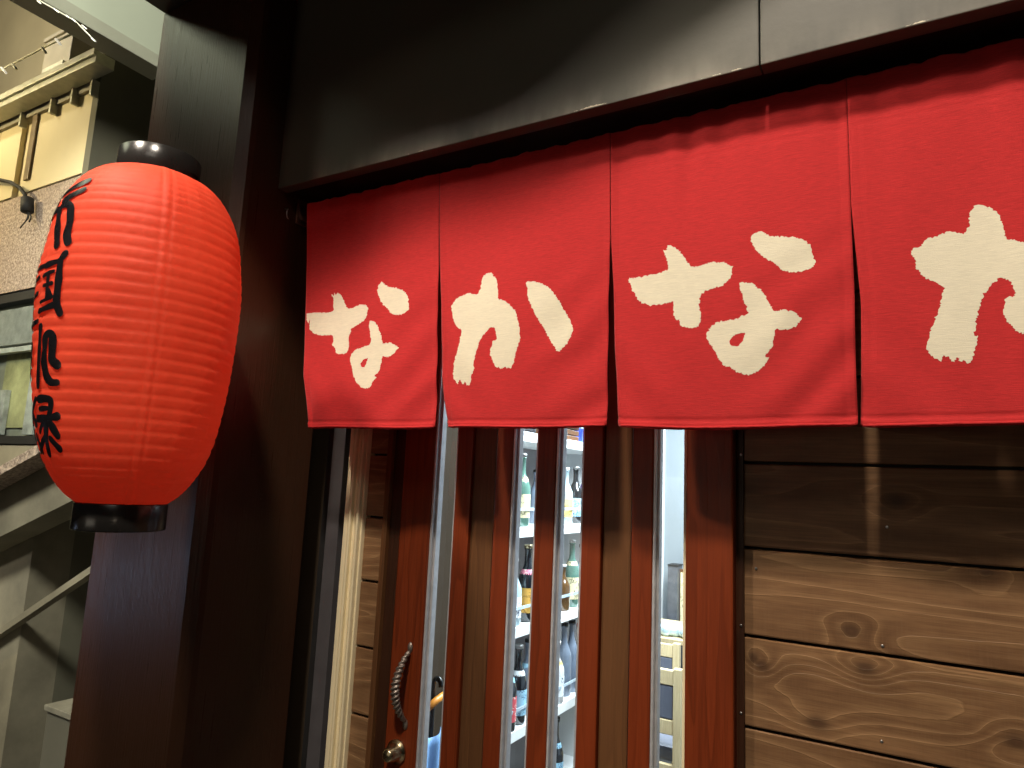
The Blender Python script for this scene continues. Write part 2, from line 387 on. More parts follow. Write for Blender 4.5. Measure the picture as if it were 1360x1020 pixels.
# ------------------------------------------------------------------ door frame, door, glazed screen
TOP = 2.238
fr = empty('door_frame', (-1.07, 0, 0), 'dark brown wooden door frame on the hinge side of the red door', 'door frame')
vfab('casing', 484, 490.5, -.014, .05, 0, TOP, BROWN_WOOD, fr)
vfab('jamb', 491, 509, -.002, .07, 0, TOP, DARK_WOOD, fr)
dr = empty('door', (-.95, 0, 0), 'red brown wooden door with narrow glass, twisted iron pull and brass lock', 'door')
YF = -.006; YB = .036
def glazing(parent, a, b, col='grey'):
    """glass slit between image columns a and b (front face plane), with beads down both sides"""
    xa, xb = xY(a, YF), xY(b, YF)
    box('bead', xa, xa+.005, YF+.002, .024, .10, TOP, SILVER_PAINT, parent, .001)
    box('bead', xa+.0052, xa+.010, .006, .0235, .10, TOP, SILVER_PAINT, parent, .001)
    box('bead', xb-.005, xb, YF+.004, .024, .10, TOP, CREAM if col == 'cream' else SILVER_PAINT, parent, .001)
    box('glass_pane', xa+.004, xb-.004, .025, .029, .10, TOP, GLASS, parent, 0)
vfab('stile', 509, 551, YF, YB, .10, TOP, RED_WOOD, dr, .003)
vfab('stile', 583.5, 605, YF, YB, .10, TOP, RED_WOOD, dr, .003)
vfab('rail', 509, 605, YF+.001, YB-.001, .01, .098, RED_WOOD, dr, .003)
glazing(dr, 551, 583.5)
# twisted pull handle
h0, h1 = atY(545, 860, YF), atY(538.5, 962, YF)
hp = empty('pull_handle', (0, 0, 0), None, None); hp.parent = dr; hp.matrix_parent_inverse = Matrix.Translation(-dr.location)
bpy.data.objects.remove(hp)
bm = bmesh.new(); n = 220; ring = []
for i in range(n+1):
    t = i/n; p = h0.lerp(h1, .06+.88*t); out = .036*math.sin(math.pi*t)**.75
    ring.append(Vector((p.x-.004*math.sin(math.pi*t), p.y-.004-out, p.z)))
seg = 12; rings = []
for i, p in enumerate(ring):
    t = i/n; tg = (ring[min(i+1, n)]-ring[max(i-1, 0)]).normalized(); a = tg.cross(Vector((1, 0, 0))).normalized(); b = tg.cross(a)
    fat = .0050+.0040*math.sin(math.pi*t)
    vs = []
    for k in range(seg):
        an = 2*math.pi*k/seg; rr = fat*(1+.22*math.cos(2*(an) - t*92)*min(1, 6*math.sin(math.pi*t)))
        vs.append(bm.verts.new(p + a*math.cos(an)*rr + b*math.sin(an)*rr))
    rings.append(vs)
for A, B in zip(rings, rings[1:]):
    for k in range(seg): bm.faces.new((A[k], A[(k+1) % seg], B[(k+1) % seg], B[k]))
bm.faces.new(rings[0]); bm.faces.new(rings[-1]); bmesh.ops.recalc_face_normals(bm, faces=bm.faces[:])
hd = bmobj('pull_handle', bm, IRON, dr, True)
for p, s in ((h0, 1), (h1, -1)):
    bm = bmesh.new()
    lathe(bm, [(.0085, 0), (.0085, .0015), (.005, .004), (.001, .005)], 16)
    bmesh.ops.scale(bm, verts=bm.verts, vec=(.8, 1.35, 1))
    bmesh.ops.rotate(bm, verts=bm.verts, cent=(0, 0, 0), matrix=Matrix.Rotation(RAD(90), 3, 'X'))
    bmesh.ops.translate(bm, verts=bm.verts, vec=(p.x, YF, p.z)); q = bmobj('mounting_plate', bm, IRON, None, True)
    q.parent = hd; q.matrix_parent_inverse = hd.matrix_world.inverted()
    q.matrix_parent_inverse = Matrix.Translation(-dr.location) @ Matrix.Identity(4)
    q.matrix_parent_inverse = (Matrix.Translation(dr.location) @ hd.matrix_parent_inverse).inverted()
kp = atY(527, 998, YF)
bm = bmesh.new(); lathe(bm, [(.026, 0), (.026, .004), (.020, .007), (.0195, .012), (.017, .016), (.0165, .026), (.014, .030), (.013, .034), (.010, .036)], 28)
bmesh.ops.rotate(bm, verts=bm.verts, cent=(0, 0, 0), matrix=Matrix.Rotation(RAD(90), 3, 'X'))
bmesh.ops.translate(bm, verts=bm.verts, vec=(kp.x, YF, kp.z)); bmobj('lock_cylinder', bm, BRASS, dr, True)

sc = empty('glazed_screen', (-.6, 0, 0), 'fixed screen of red and brown uprights with glass slits right of the door', 'screen')
vfab('cover_strip', 606.5, 639, .004, .046, 0, TOP, BROWN_WOOD, sc, .002)
vfab('mullion', 639.5, 662, YF, YB, .10, TOP, RED_WOOD, sc, .003)
glazing(sc, 662, 697.5)
vfab('mullion', 697.5, 724, YF, YB, .10, TOP, RED_WOOD, sc, .003)
glazing(sc, 724, 763)
vfab('mullion', 763, 790, YF, YB, .10, TOP, RED_WOOD, sc, .003)
vfab('cover_strip', 793.5, 832, .003, .046, 0, TOP, BROWN_WOOD, sc, .002)
vfab('mullion', 832.5, 862, YF, YB, .10, TOP, RED_WOOD, sc, .003)
glazing(sc, 862, 908, 'cream')
for a, b in ((639.5, 790), (832.5, 908)): vfab('rail', a, b, YF+.001, YB-.001, .01, .098, RED_WOOD, sc, .003)
box('backing', xY(604, .047), xY(642, .047), .047, .055, .10, TOP, BLACK, sc, 0)
box('backing', xY(788, .047), xY(836, .047), .047, .055, .10, TOP, BLACK, sc, 0)
dp = empty('door_post', (-.3, 0, 0), 'broad red brown wooden post between the glass slit and the plank wall', 'post')
vfab('post_board', 908, 974.5, -.030, .05, 0, TOP, RED_WOOD, dp, .004)

# ------------------------------------------------------------------ noren
E_ = {}
def yn(z):   # the cloth hangs a little inwards towards its hem
    t = max(0, min(1, (2.27-z)/.56)); return -.150 - .004*t
def at_noren(px, py):
    y = -.14
    for _ in range(6): p = atY(px, py, y); y = yn(p.z)
    return p
LEFTS = [[(409, 278), (406, 420), (404, 500), (410, 568)], [(583.6, 239.5), (583.4, 350), (583.9, 400), (583.2, 500), (590, 571)],
         [(811.8, 187), (811.8, 320), (814.5, 378), (815.8, 460), (820.3, 571)], [(1124.6, 115), (1130.3, 272), (1143.2, 400), (1143.8, 474), (1142.8, 567)]]
RIGHTS = [[(583.0, 240), (582.2, 351), (579.7, 400), (577.5, 500), (576, 567)], [(811.2, 187.5), (810.8, 320), (808, 400), (806.5, 500), (805.5, 571)],
          [(1124, 116), (1129.6, 272), (1134.8, 385), (1136, 470), (1139.6, 568)], None]
def interp(pts, z):
    pts = sorted(((p.z, p.x) for p in pts), reverse=True)
    if z >= pts[0][0]: return pts[0][1]
    for (z0, x0), (z1, x1) in zip(pts, pts[1:]):
        if z >= z1:
            t = (z0-z)/(z0-z1); t = t*t*(3-2*t) if False else t
            return x0+(x1-x0)*t
    return pts[-1][1]
ZT = 2.284; ZB = 1.7115
L3 = [[at_noren(*p) for p in q] for q in LEFTS]
R3 = [[at_noren(*p) for p in q] if q else None for q in RIGHTS]
R3[3] = [Vector((.345, 0, 2.3)), Vector((.340, 0, 1.7))]
def pid(x, z):
    for i in range(3):
        if x < (interp(R3[i], z)+interp(L3[i+1], z))/2: return i
    return 3
def disp(x, z, i):
    """towards the street"""
    xl, xr = interp(L3[i], z), interp(R3[i], z); u = (x-xl)/(xr-xl); t = (ZT-z)/(ZT-ZB)
    nz = noise.noise
    d = .0070*nz(Vector((x*6.5, z*1.6, 3.1)))*(.35+.65*min(1, t*2))
    d += .0028*nz(Vector((x*17, z*3.2, 9.7)))
    g = math.exp(-t*5.5)
    d += g*.0034*math.sin(x*2*math.pi/.062 + 2.2*nz(Vector((x*9, 1.3, 0))))*(.5+.9*abs(nz(Vector((x*4.3, 7, 1)))))
    w = max(0, min(1, (t-.35)/.4))*max(0, min(1, (u-.45)/.4))
    d += w*.0021*math.sin((x*.78 - z*1.0 + .045*nz(Vector((x*7, z*7, 5+i))))*2*math.pi/.105 + i*1.7)
    w2 = max(0, min(1, (t-.55)/.35))*max(0, min(1, (.5-u)/.4))
    d += w2*.0018*math.sin((x*.9 + z*.8)*2*math.pi/.11 + i)
    e = min(u, 1-u)*(xr-xl)
    if not (i == 0 and u < .5): d += -.012*t*t*math.exp(-e/.02)*(1 if u < .5 else .5)
    d += .0012*math.exp(-e/.010)
    hb = z-ZB
    if hb < .013: d += .0019
    d -= .0026*math.exp(-((hb-.0140)/.0022)**2)
    d += .0025*math.exp(-hb/.012)*math.sin(x*2*math.pi/.17+i*2)*.6 + .0008*nz(Vector((x*90, z*40, 2)))*math.exp(-hb/.02)
    d -= .0008*math.exp(-((ZT-.085-z)/.0015)**2)
    sd = min(abs(e-.014), 1); d -= .0016*math.exp(-(sd/.0019)**2)*(1 if t > .1 else 0)
    return d
rod = empty('curtain_rod', (-.5, -.145, 2.26), 'dark curtain rod on a copper bracket at the top of the red curtain', 'rod')
bm = bmesh.new(); tube(bm, [(-1.327, -.118, 2.244), (2.2, -.118, 2.244)], .011, 14); bmobj('rod_tube', bm, MATT_BROWN, rod, True)
bm = bmesh.new()
q0 = atX(400, 270, -1.318)
add_box(bm, -1.3275, -1.322, -.158, -.126, 2.235, 2.300, .002)
pp = [(-1.322+.020*k/8+.002, -.146+.0*k, 2.285 - .043*math.sin(k/8*math.pi/2)) for k in range(9)]
for a, b in zip(pp, pp[1:]): add_box(bm, a[0]-.001, b[0]+.001, -.160, -.130, min(a[2], b[2])-.003, max(a[2], b[2])+.001)
bmobj('rod_bracket', bm, COPPER, rod)
NO = empty('noren', (-.5, -.145, 2.27), 'red split shop curtain with cream brush characters hanging over the door', 'curtain')
for i in range(4):
    bm = bmesh.new(); nu, nv = 104, 150; g = []
    for j in range(nv+1):
        row = []; t = j/nv
        for k in range(nu+1):
            u = k/nu
            z = ZT + (ZB-ZT)*t
            xl, xr = interp(L3[i], z), interp(R3[i], z); x = xl+(xr-xl)*u
            zz = z
            if t < .06: zz += (1-t/.06)*(.0026*noise.noise(Vector((x*38, 2, 5)))+.0022*noise.noise(Vector((x*90, 2, 5))))
            if t > .9:
                zz += (t-.9)/.1*(.0013*math.sin(u*math.pi*2+i*1.3) + .0012*noise.noise(Vector((x*60, 1, 0))) - [.001, 0, .0035, -.001][i]*math.sin(u*math.pi))
                cr = min(u, 1-u)*(xr-xl)
                zz += (t-.9)/.1*.004*math.exp(-cr/.006)
            row.append(bm.verts.new((x, yn(z)-disp(x, z, i), zz)))
        g.append(row)
    for a, b in zip(g, g[1:]):
        for k in range(nu): bm.faces.new((a[k], a[k+1], b[k+1], b[k]))
    bmesh.ops.recalc_face_normals(bm, faces=bm.faces[:])
    o = bmobj('cloth_panel', bm, RED_CLOTH, NO, True)
    s = o.modifiers.new('thickness', 'SOLIDIFY'); s.thickness = .0011; s.offset = 0
    bm = bmesh.new(); tube(bm, [(interp(L3[i], 1.72)+.004+(interp(R3[i], 1.72)-interp(L3[i], 1.72)-.008)*k/60,
        yn(ZB)-disp(interp(L3[i], ZB)+(interp(R3[i], ZB)-interp(L3[i], ZB))*k/60, ZB+.004, i)-.0004,
        ZB+.0040+.0008*noise.noise(Vector((k*.7, i, 0))) + (.0013*math.sin(k/60*math.pi*2+i*1.3)-[.001, 0, .0035, -.001][i]*math.sin(k/60*math.pi))*.9) for k in range(61)], .0026, 6)
    bmobj('hem_roll', bm, RED_CLOTH, NO, True)

def crop(pts, ox, oy, s): return [(ox+a/s, oy+b/s) for a, b in pts]
G = []
G.append((0, [crop([(45,340),(100,330),(180,335),(262,322),(258,250),(258,210),(243,185),(262,197),(265,172),(280,190),(287,172),(310,185),(335,225),(345,260),(365,300),(410,290),(465,262),(515,270),(540,300),(528,330),(520,375),(490,400),(430,435),(395,460),(385,500),(372,548),(382,580),(375,630),(355,658),(285,660),(272,615),(248,590),(262,550),(252,510),(200,515),(150,512),(100,497),(65,460),(60,420),(48,380)], 400, 360, 6)], None))
G.append((0, [crop([(648,85),(670,105),(700,130),(750,135),(810,155),(850,185),(862,235),(868,300),(840,330),(800,352),(760,355),(715,335),(695,300),(655,265),(630,215),(612,160),(622,115)], 400, 360, 6)], None))
G.append((0, [crop([(548,395),(590,400),(620,440),(645,500),(655,550),(660,580),(720,568),(750,590),(785,615),(750,650),(720,680),(680,688),(655,680),(648,740),(630,800),(612,825),(592,830),(612,850),(580,890),(560,930),(525,942),(480,925),(440,880),(420,840),(405,770),(385,705),(400,660),(430,625),(480,610),(555,590),(565,560),(555,490),(545,440)], 400, 360, 6)],
          crop([(540,695),(500,705),(475,740),(485,765),(510,770),(525,740)], 400, 360, 6)))
KA = [(340,70),(380,80),(410,115),(425,160),(432,210),(430,275),(470,295),(530,330),(575,380),(600,470),(607,560),(612,600),(600,640),(575,710),(560,790),(535,840),(520,828),(505,838),(495,825),(465,842),(420,830),(395,795),(370,740),(368,690),(390,620),(425,600),(420,560),(400,515),(370,505),(330,550),(285,600),(270,650),(250,720),(232,800),(244,825),(230,865),(215,900),(205,970),(182,972),(160,935),(152,965),(130,950),(120,915),(112,930),(100,962),(82,930),(65,920),(58,860),(70,780),(100,690),(120,610),(135,530),(90,500),(60,440),(52,380),(46,330),(100,265),(180,235),(260,245),(285,200),(290,140),(310,90)]
KD = [(655,155),(720,142),(780,160),(835,190),(880,240),(930,320),(970,400),(1000,450),(1028,525),(1005,590),(960,660),(910,710),(870,650),(830,580),(790,500),(740,430),(700,340),(670,270),(665,210)]
G.append((1, [crop(KA, 590, 350, 6)], None)); G.append((1, [crop(KD, 590, 350, 6)], None))
G.append((2, [crop([(22,345),(100,330),(200,310),(285,290),(275,220),(248,155),(268,160),(275,132),(290,127),(340,150),(385,205),(425,268),(500,258),(560,235),(640,232),(660,250),(698,268),(685,320),(675,355),(620,390),(540,415),(490,440),(480,520),(495,580),(480,640),(460,658),(370,658),(355,615),(318,590),(315,490),(250,505),(180,515),(110,500),(70,455),(50,410)], 830, 300, 4.857)], None))
G.append((2, [crop([(808,75),(840,50),(880,35),(935,68),(1010,70),(1100,75),(1165,95),(1205,140),(1210,190),(1232,240),(1200,280),(1140,295),(1080,300),(1010,285),(970,245),(910,215),(860,170),(820,125)], 830, 300, 4.857)], None))
G.append((2, [crop([(740,370),(820,372),(870,410),(920,470),(945,530),(965,555),(1020,545),(1080,548),(1142,600),(1110,640),(1070,668),(1010,675),(968,670),(965,730),(945,800),(900,840),(935,850),(905,890),(870,935),(790,968),(730,945),(680,915),(630,895),(595,840),(565,785),(520,712),(545,660),(600,620),(690,612),(795,572),(790,530),(765,470),(745,410)], 830, 300, 4.857)],
          crop([(780,690),(720,700),(672,740),(685,775),(735,780),(765,735)], 830, 300, 4.857)))
# fourth character: its right part lies beyond the frame and repeats the second one, at this one's size
def P2(pts): return [(p.x, p.z) for p in (at_noren(*q) for q in pts)]
src = P2(crop([(340,70),(65,920),(48,330),(375,505)], 590, 350, 6)); dst = P2(crop([(420,45),(135,885),(40,320),(545,460)], 1200, 260, 4.25))
sx_ = (dst[3][0]-dst[2][0])/(src[3][0]-src[2][0]); sz_ = (dst[0][1]-dst[1][1])/(src[0][1]-src[1][1])
def mapk(pts): return [(dst[3][0]+(x-src[3][0])*sx_, dst[3][1]+(z-src[3][1])*sz_) for x, z in P2(crop(pts, 590, 350, 6))]
left4 = P2(crop([(585,570),(630,570),(620,520),(595,475),(545,460),(500,500),(445,565),(425,640),(410,720),(398,790),(425,785),(405,850),(385,940),(360,950),(340,930),(320,940),(308,910),(285,940),(250,905),(235,915),(222,900),(210,940),(170,905),(135,890),(128,850),(150,760),(190,670),(215,590),(230,510),(190,490),(110,455),(70,400),(70,365),(40,320),(55,290),(90,290),(130,240),(200,220),(250,195),(350,208),(375,150),(375,100),(400,45),(440,45),(500,65),(545,110),(560,170),(575,240),(640,255)], 1200, 260, 4.25))
k4 = mapk(KA[7:24]) + left4
def rough(poly, amp, closed=True):
    out = []; n = len(poly)
    # two rounds of corner softening, then a ragged dry-brush edge
    for _ in range(1):
        q = []
        for i in range(n):
            a, b = Vector(poly[i]), Vector(poly[(i+1) % n]); q += [a.lerp(b, .13), a.lerp(b, .87)]
        poly = q; n = len(poly)
    for i in range(n):
        a, b = Vector(poly[i]), Vector(poly[(i+1) % n]); m = max(1, int((b-a).length/.0016)); nrm = Vector((-(b-a).y, (b-a).x)).normalized()
        for k in range(m):
            p = a.lerp(b, k/m); out.append(p + nrm*(noise.noise(Vector((p.x*170, p.y*170, 1)))*amp*1.1 + noise.noise(Vector((p.x*520, p.y*520, 4)))*amp*1.7))
    return out
def inside(p, poly):
    c = False; j = len(poly)-1
    for i in range(len(poly)):
        a, b = poly[i], poly[j]
        if (a[1] > p[1]) != (b[1] > p[1]) and p[0] < (b[0]-a[0])*(p[1]-a[1])/(b[1]-a[1])+a[0]: c = not c
        j = i
    return c
def print_mesh(i, outer, hole):
    o = rough(outer, .0017); h = rough(hole, .0010) if hole else None
    verts = list(o); edges = [(k, (k+1) % len(o)) for k in range(len(o))]
    if h:
        n0 = len(verts); verts += h; edges += [(n0+k, n0+(k+1) % len(h)) for k in range(len(h))]
    xs = [v.x for v in o]; zs = [v.y for v in o]; st = .004
    x = min(xs)
    while x < max(xs):
        z = min(zs)
        while z < max(zs):
            if inside((x, z), o): verts.append(Vector((x+rnd.uniform(-1, 1)*1e-4, z)))
            z += st
        x += st
    vs, es, fs, *_ = delaunay_2d_cdt(verts, edges, [], 0, 1e-7)
    keep = []
    for f in fs:
        c = sum((vs[k] for k in f), Vector((0, 0)))/len(f)
        if inside(c, o) and not (h and inside(c, h)): keep.append(f)
    me = bpy.data.meshes.new('brush_stroke')
    me.from_pydata([(v.x, yn(v.y)-disp(v.x, v.y, i)-.0010, v.y) for v in vs], [], [tuple(f) for f in keep])
    bm = bmesh.new(); bm.from_mesh(me); bmesh.ops.delete(bm, geom=[v for v in bm.verts if not v.link_faces], context='VERTS')
    for f in bm.faces:
        if f.normal.y > 0: f.normal_flip()
    bm.to_mesh(me); bm.free()
    link('brush_stroke', me, WHITE_PRINT, NO, True)
for i, outs, hole in G: print_mesh(i, P2(outs[0]), P2(hole) if hole else None)
print_mesh(3, k4, None); print_mesh(3, mapk(KD), None)

# ------------------------------------------------------------------ paper lantern
LC = Vector((-1.227, -.57, 0))
PROF = [(1.538, .074), (1.552, .092), (1.575, .111), (1.61, .130), (1.645, .142), (1.685, .151), (1.755, .161), (1.85, .1685), (1.93, .171), (1.99, .1655), (2.04, .159), (2.08, .148), (2.115, .130), (2.140, .107), (2.158, .072)]
def lrad(z):
    if z <= PROF[0][0]: return PROF[0][1]
    for k in range(len(PROF)-1):
        (z0, r0), (z1, r1) = PROF[k], PROF[k+1]
        if z <= z1:
            zm, rm = PROF[max(k-1, 0)]; zp, rp = PROF[min(k+2, len(PROF)-1)]
            t = (z-z0)/(z1-z0); m0 = (r1-rm)/(z1-zm)*(z1-z0) if k else r1-r0; m1 = (rp-r0)/(zp-z0)*(z1-z0) if k+2 < len(PROF) else r1-r0
            return (2*t**3-3*t*t+1)*r0+(t**3-2*t*t+t)*m0+(-2*t**3+3*t*t)*r1+(t**3-t*t)*m1
    return PROF[-1][1]
def lean(z): return -.030*(z-1.55)
def lantern_mat():
    m = N('red_vinyl_lantern_skin'); n = m.noise(m.mapping((1, 1, 2)), 7, 4, .6)
    c = m.mix(n, (.78, .082, .038), (.88, .112, .052))
    m.set(c, m.math('MULTIPLY_ADD', n, .15, .50), spec=.28)
    m.bump(m.noise(m.mapping((1, 1, .6)), 55, 4, .6), .0012, .35)
    tr = m.n('ShaderNodeBsdfTranslucent'); m.l(c, tr.inputs[0]); mx = m.n('ShaderNodeMixShader'); mx.inputs[0].default_value = .38
    m.l(m.b.outputs[0], mx.inputs[1]); m.l(tr.outputs[0], mx.inputs[2]); m.l(mx.outputs[0], m.out.inputs[0]); return m.m
LA = empty('paper_lantern', (LC.x, LC.y, 1.49), 'large red ribbed paper lantern with black characters before the dark pillar', 'lantern')
# ribs: denser towards both ends
ribs = [1.538, 1.5435, 1.549, 1.555, 1.5615, 1.569, 1.577, 1.587, 1.599]
z = 1.599
while z < 2.050: z += .0205; ribs.append(z)
ribs += [ribs[-1]+.016, ribs[-1]+.031, ribs[-1]+.045, ribs[-1]+.058, ribs[-1]+.070, ribs[-1]+.080]
ribs = [q for q in ribs if q < 2.155] + [2.158]
bm = bmesh.new(); seg = 288; rings = []
def lz(z): return z
for a, b in zip(ribs, ribs[1:]):
    for k in range(6):
        t = k/6; z = a+(b-a)*t; rings.append((z, t, b-a))
rings.append((ribs[-1], 0, .01)); R_ = []
SEAMS = [RAD(q) for q in (-96, -24, 48, 120, 192)]
for z, t, h in rings:
    row = []
    for i in range(seg):
        an = 2*math.pi*i/seg
        bulge = (.0008*h/.0205)*(math.sin(math.pi*t)**.75 if t > 0 else 0)
        bulge += .0009*t*h/.0205
        r = lrad(z)*.987 + bulge - .0012
        r += .0016*noise.noise(Vector((math.cos(an)*4, math.sin(an)*4, z*7)))
        cr = noise.noise(Vector((math.cos(an)*26, math.sin(an)*26, z*9)))
        r += .0007*cr*math.sin(math.pi*t)
        for s in SEAMS:
            da = abs((an-s+math.pi) % (2*math.pi)-math.pi)*lrad(z)
            if da < .012: r += .0007*math.exp(-(da/.006)**4) - .0016*math.exp(-((da-.0075)/.0018)**2)*(.4+.6*math.sin(math.pi*t))
        row.append(bm.verts.new((LC.x+lean(z)+r*math.cos(an), LC.y+r*math.sin(an), z)))
    R_.append(row)
for A, B in zip(R_, R_[1:]):
    for i in range(seg): bm.faces.new((A[i], A[(i+1) % seg], B[(i+1) % seg], B[i]))
bmobj('lantern_skin', bm, lantern_mat(), LA, True)
bm = bmesh.new(); lathe(bm, [(.070, 0), (.0745, .001), (.075, .003), (.075, .046), (.0735, .048), (.070, .048), (.069, .040), (.069, .004)], 64, (LC.x, LC.y, 1.491), False, False); bmobj('bottom_ring', bm, BLACK_PLASTIC, LA, True)
bm = bmesh.new(); lathe(bm, [(.066, 0), (.072, .0), (.073, .003), (.073, .046), (.071, .048), (.068, .046), (.067, .0)], 64, (LC.x+lean(2.17), LC.y, 2.154), False, False); bmobj('top_ring', bm, BLACK_PLASTIC, LA, True)
def rot_about(px, py, r=None):
    """where the sight line meets the lantern skin"""
    d = ray(px, py); lo = None; t = .5
    while t < 2.6:
        p = CAM+d*t
        if 1.538 < p.z < 2.157 and math.hypot(p.x-LC.x-lean(p.z), p.y-LC.y) < lrad(p.z)*.987+.002: return p
        t += .0008
    return None
def stroke(parts, w=.0085, name='brush_stroke'):
    """parts: polyline of (angle, z) on the skin"""
    dense = []
    for (a0, z0), (a1, z1) in zip(parts, parts[1:]):
        L = math.hypot((a1-a0)*lrad(z0), z1-z0); m = max(2, int(L/.003))
        dense += [(a0+(a1-a0)*k/m, z0+(z1-z0)*k/m) for k in range(m)]
    dense.append(parts[-1]); dense = [(a*.165, z) for a, z in dense]
    for _ in range(3): dense = [dense[0]]+[((p[0]+2*q[0]+r[0])/4, (p[1]+2*q[1]+r[1])/4) for p, q, r in zip(dense, dense[1:], dense[2:])]+[dense[-1]]
    bm = bmesh.new(); rows = []; n = len(dense)
    ext = []
    for k, (s, z) in enumerate(dense):
        p, q = dense[max(k-1, 0)], dense[min(k+1, n-1)]; tx, tz = q[0]-p[0], q[1]-p[1]; l = math.hypot(tx, tz) or 1; tx /= l; tz /= l
        ww = w*(.88+.35*noise.noise(Vector((s*40, z*40, 3))))
        ext.append((s, z, tx, tz, ww))
    s, z, tx, tz, ww = ext[0]; pre = [(s-tx*ww*math.cos(a), z-tz*ww*math.cos(a), tx, tz, ww*math.sin(a)+1e-5) for a in (0.05, .5, 1.0)]
    s, z, tx, tz, ww = ext[-1]; post = [(s+tx*ww*math.cos(a), z+tz*ww*math.cos(a), tx, tz, ww*math.sin(a)+1e-5) for a in (1.0, .5, .05)]
    for s, z, tx, tz, ww in pre+ext+post:
        row = []
        for e in (-1, -.5, 0, .5, 1):
            a = (s - tz*ww*e)/.165; zz = z + tx*ww*e*.80; r = lrad(zz)*.987+.0019-.0003*e*e
            row.append(bm.verts.new((LC.x+lean(zz)+r*math.cos(a), LC.y+r*math.sin(a), zz)))
        rows.append(row)
    for A, B in zip(rows, rows[1:]):
        for k in range(4): bm.faces.new((A[k], A[k+1], B[k+1], B[k]))
    for f in bm.faces: f.normal_update()
    bm.normal_update(); c = Vector((LC.x, LC.y, 0))
    for f in bm.faces:
        v = f.calc_center_median()-c; v.z = 0
        if f.normal.dot(v) < 0: f.normal_flip()
    bmobj(name, bm, INK, LA, True)
def az(px, py):
    p = rot_about(px, py)
    if p is None: return None
    return (math.atan2(p.y-LC.y, p.x-LC.x-lean(p.z)), p.z)
def px_stroke(pts, w=.0085):
    q = [az(*p) for p in pts]; q = [(a if a <= 0 else a-2*math.pi, z) for a, z in (x for x in q if x)]
    if len(q) > 1: stroke(q, w)
for pts, w in (([(110, 252), (96, 259), (86, 265)], .010), ([(82, 274), (88, 270), (94, 273), (93, 292), (88, 312), (90, 321)], .010), ([(79, 278), (76, 300), (75, 325)], .009),
               ([(86, 337), (80, 346), (62, 352)], .009), ([(80, 348), (77, 375), (74, 402), (79, 415)], .009), ([(74, 404), (60, 409), (52, 413)], .0075),
               ([(71, 360), (63, 363), (58, 366)], .0052), ([(68, 376), (58, 379)], .0052), ([(68, 394), (60, 398), (54, 401)], .0052), ([(64, 364), (62.5, 382), (61, 396)], .0055), ([(64, 386), (67, 394)], .006),
               ([(53.5, 434), (51.5, 470), (50, 512)], .007), ([(59, 462), (59.5, 447), (65, 441), (70, 446), (69, 468), (68, 478), (75, 484)], .0095), ([(59.5, 455), (57.5, 480), (61, 500), (67, 508), (75, 508)], .0095),
               ([(51, 530), (60, 529), (68, 531), (67, 543), (65, 553)], .0095), ([(53, 543), (64, 542)], .006), ([(50, 556), (62, 556), (75, 553)], .0095), ([(61, 558), (61, 580), (65, 602)], .0085), ([(66, 562), (76, 578)], .0095), ([(67, 583), (79, 596)], .0085), ([(57, 560), (53, 573)], .006), ([(59, 581), (55, 592), (54, 600)], .007)):
    px_stroke(pts, w)
# the left halves of the characters, round the side of the skin and only grazed by the sight line
def left_part(py, segs, w=.008):
    a0, z0 = az(*py); a0 = a0 if a0 <= 0 else a0-2*math.pi
    for s in segs: stroke([(a0-x, z0+y) for x, y in s], w)
left_part((79, 278), [[(0, 0), (.30, .004), (.62, -.006)], [(.32, 0), (.34, -.10)], [(.62, 0), (.66, -.13)], [(-.30, .052), (.1, .034), (.7, .020)]], .009)
left_part((62, 352), [[(0, 0), (.22, .0), (.46, -.008)], [(.46, -.008), (.50, -.10)], [(.1, -.095), (.50, -.10)], [(.16, -.018), (.34, -.022)], [(.16, -.046), (.3, -.05)]], .006)
left_part((52, 450), [[(.22, -.01), (.30, -.06)]], .008)
left_part((52, 530), [[(.10, 0), (.26, -.02), (.14, -.04)], [(.26, -.02), (.32, -.06), (.30, -.10)], [(.18, -.06), (.10, -.085)]], .008)
# hanger, and the bracket on the pillar that carries it
lt = LC.x+lean(2.2)
bm = bmesh.new(); tube(bm, [(lt+.068*math.cos(a), LC.y, 2.196+.022*math.sin(a)) for a in [math.pi*k/16 for k in range(17)]], .0014, 6)
bmobj('bail_wire', bm, BLACK, LA, True)
br = empty('lantern_bracket', (lt, -.33, 2.22), 'small black bracket on the pillar that carries the red lantern', 'bracket')
bm = bmesh.new(); tube(bm, [(lt, LC.y, 2.217), (lt-.02, LC.y+.03, 2.215), (-1.45, -.342, 2.15)], .0022, 6); bmobj('arm', bm, BLACK, br, True)
box('wall_plate', -1.462, -1.438, -.342, -.3305, 2.12, 2.18, BLACK, br, .001)
for zz in (1.72, 1.98): lamp('lantern_bulb', 'POINT', (LC.x, LC.y, zz), (LC.x, LC.y, 0), .25, (1, .80, .55), shadow_soft_size=.03)

# ------------------------------------------------------------------ inside: shelves and bottles
SX = -1.40
shf = empty('bottle_shelf', (-1.5, 1.9, 0), 'white shelf unit of bottles seen through the middle glass slits', 'shelf')
for zb in (2.19, 1.79, 1.39, .99, .59, .19):
    box('shelf_board', SX-.26, SX, .98, 2.16, zb, zb+.042, WHITE, shf, .002)
for zb in (1.79, 1.39, .99, .59, .19):
    box('guard_rail', SX-.004, SX-.001, .985, 2.13, zb+.110, zb+.122, plain('clear_rail', (.45, .55, .62), .25) if zb == 1.79 else bpy.data.materials['clear_rail'], shf, 0)
for y in (.98, 2.18): box('upright', SX-.26, SX-.003 if y < 1 else SX-.05, y-.02, y-.001, .013, 2.45, WHITE, shf)
box('back_panel', SX-.275, SX-.262, .98, 2.16, .013, 2.45, plain('shelf_back', (.20, .18, .18), .6, 0, .35, 3), shf, 0)
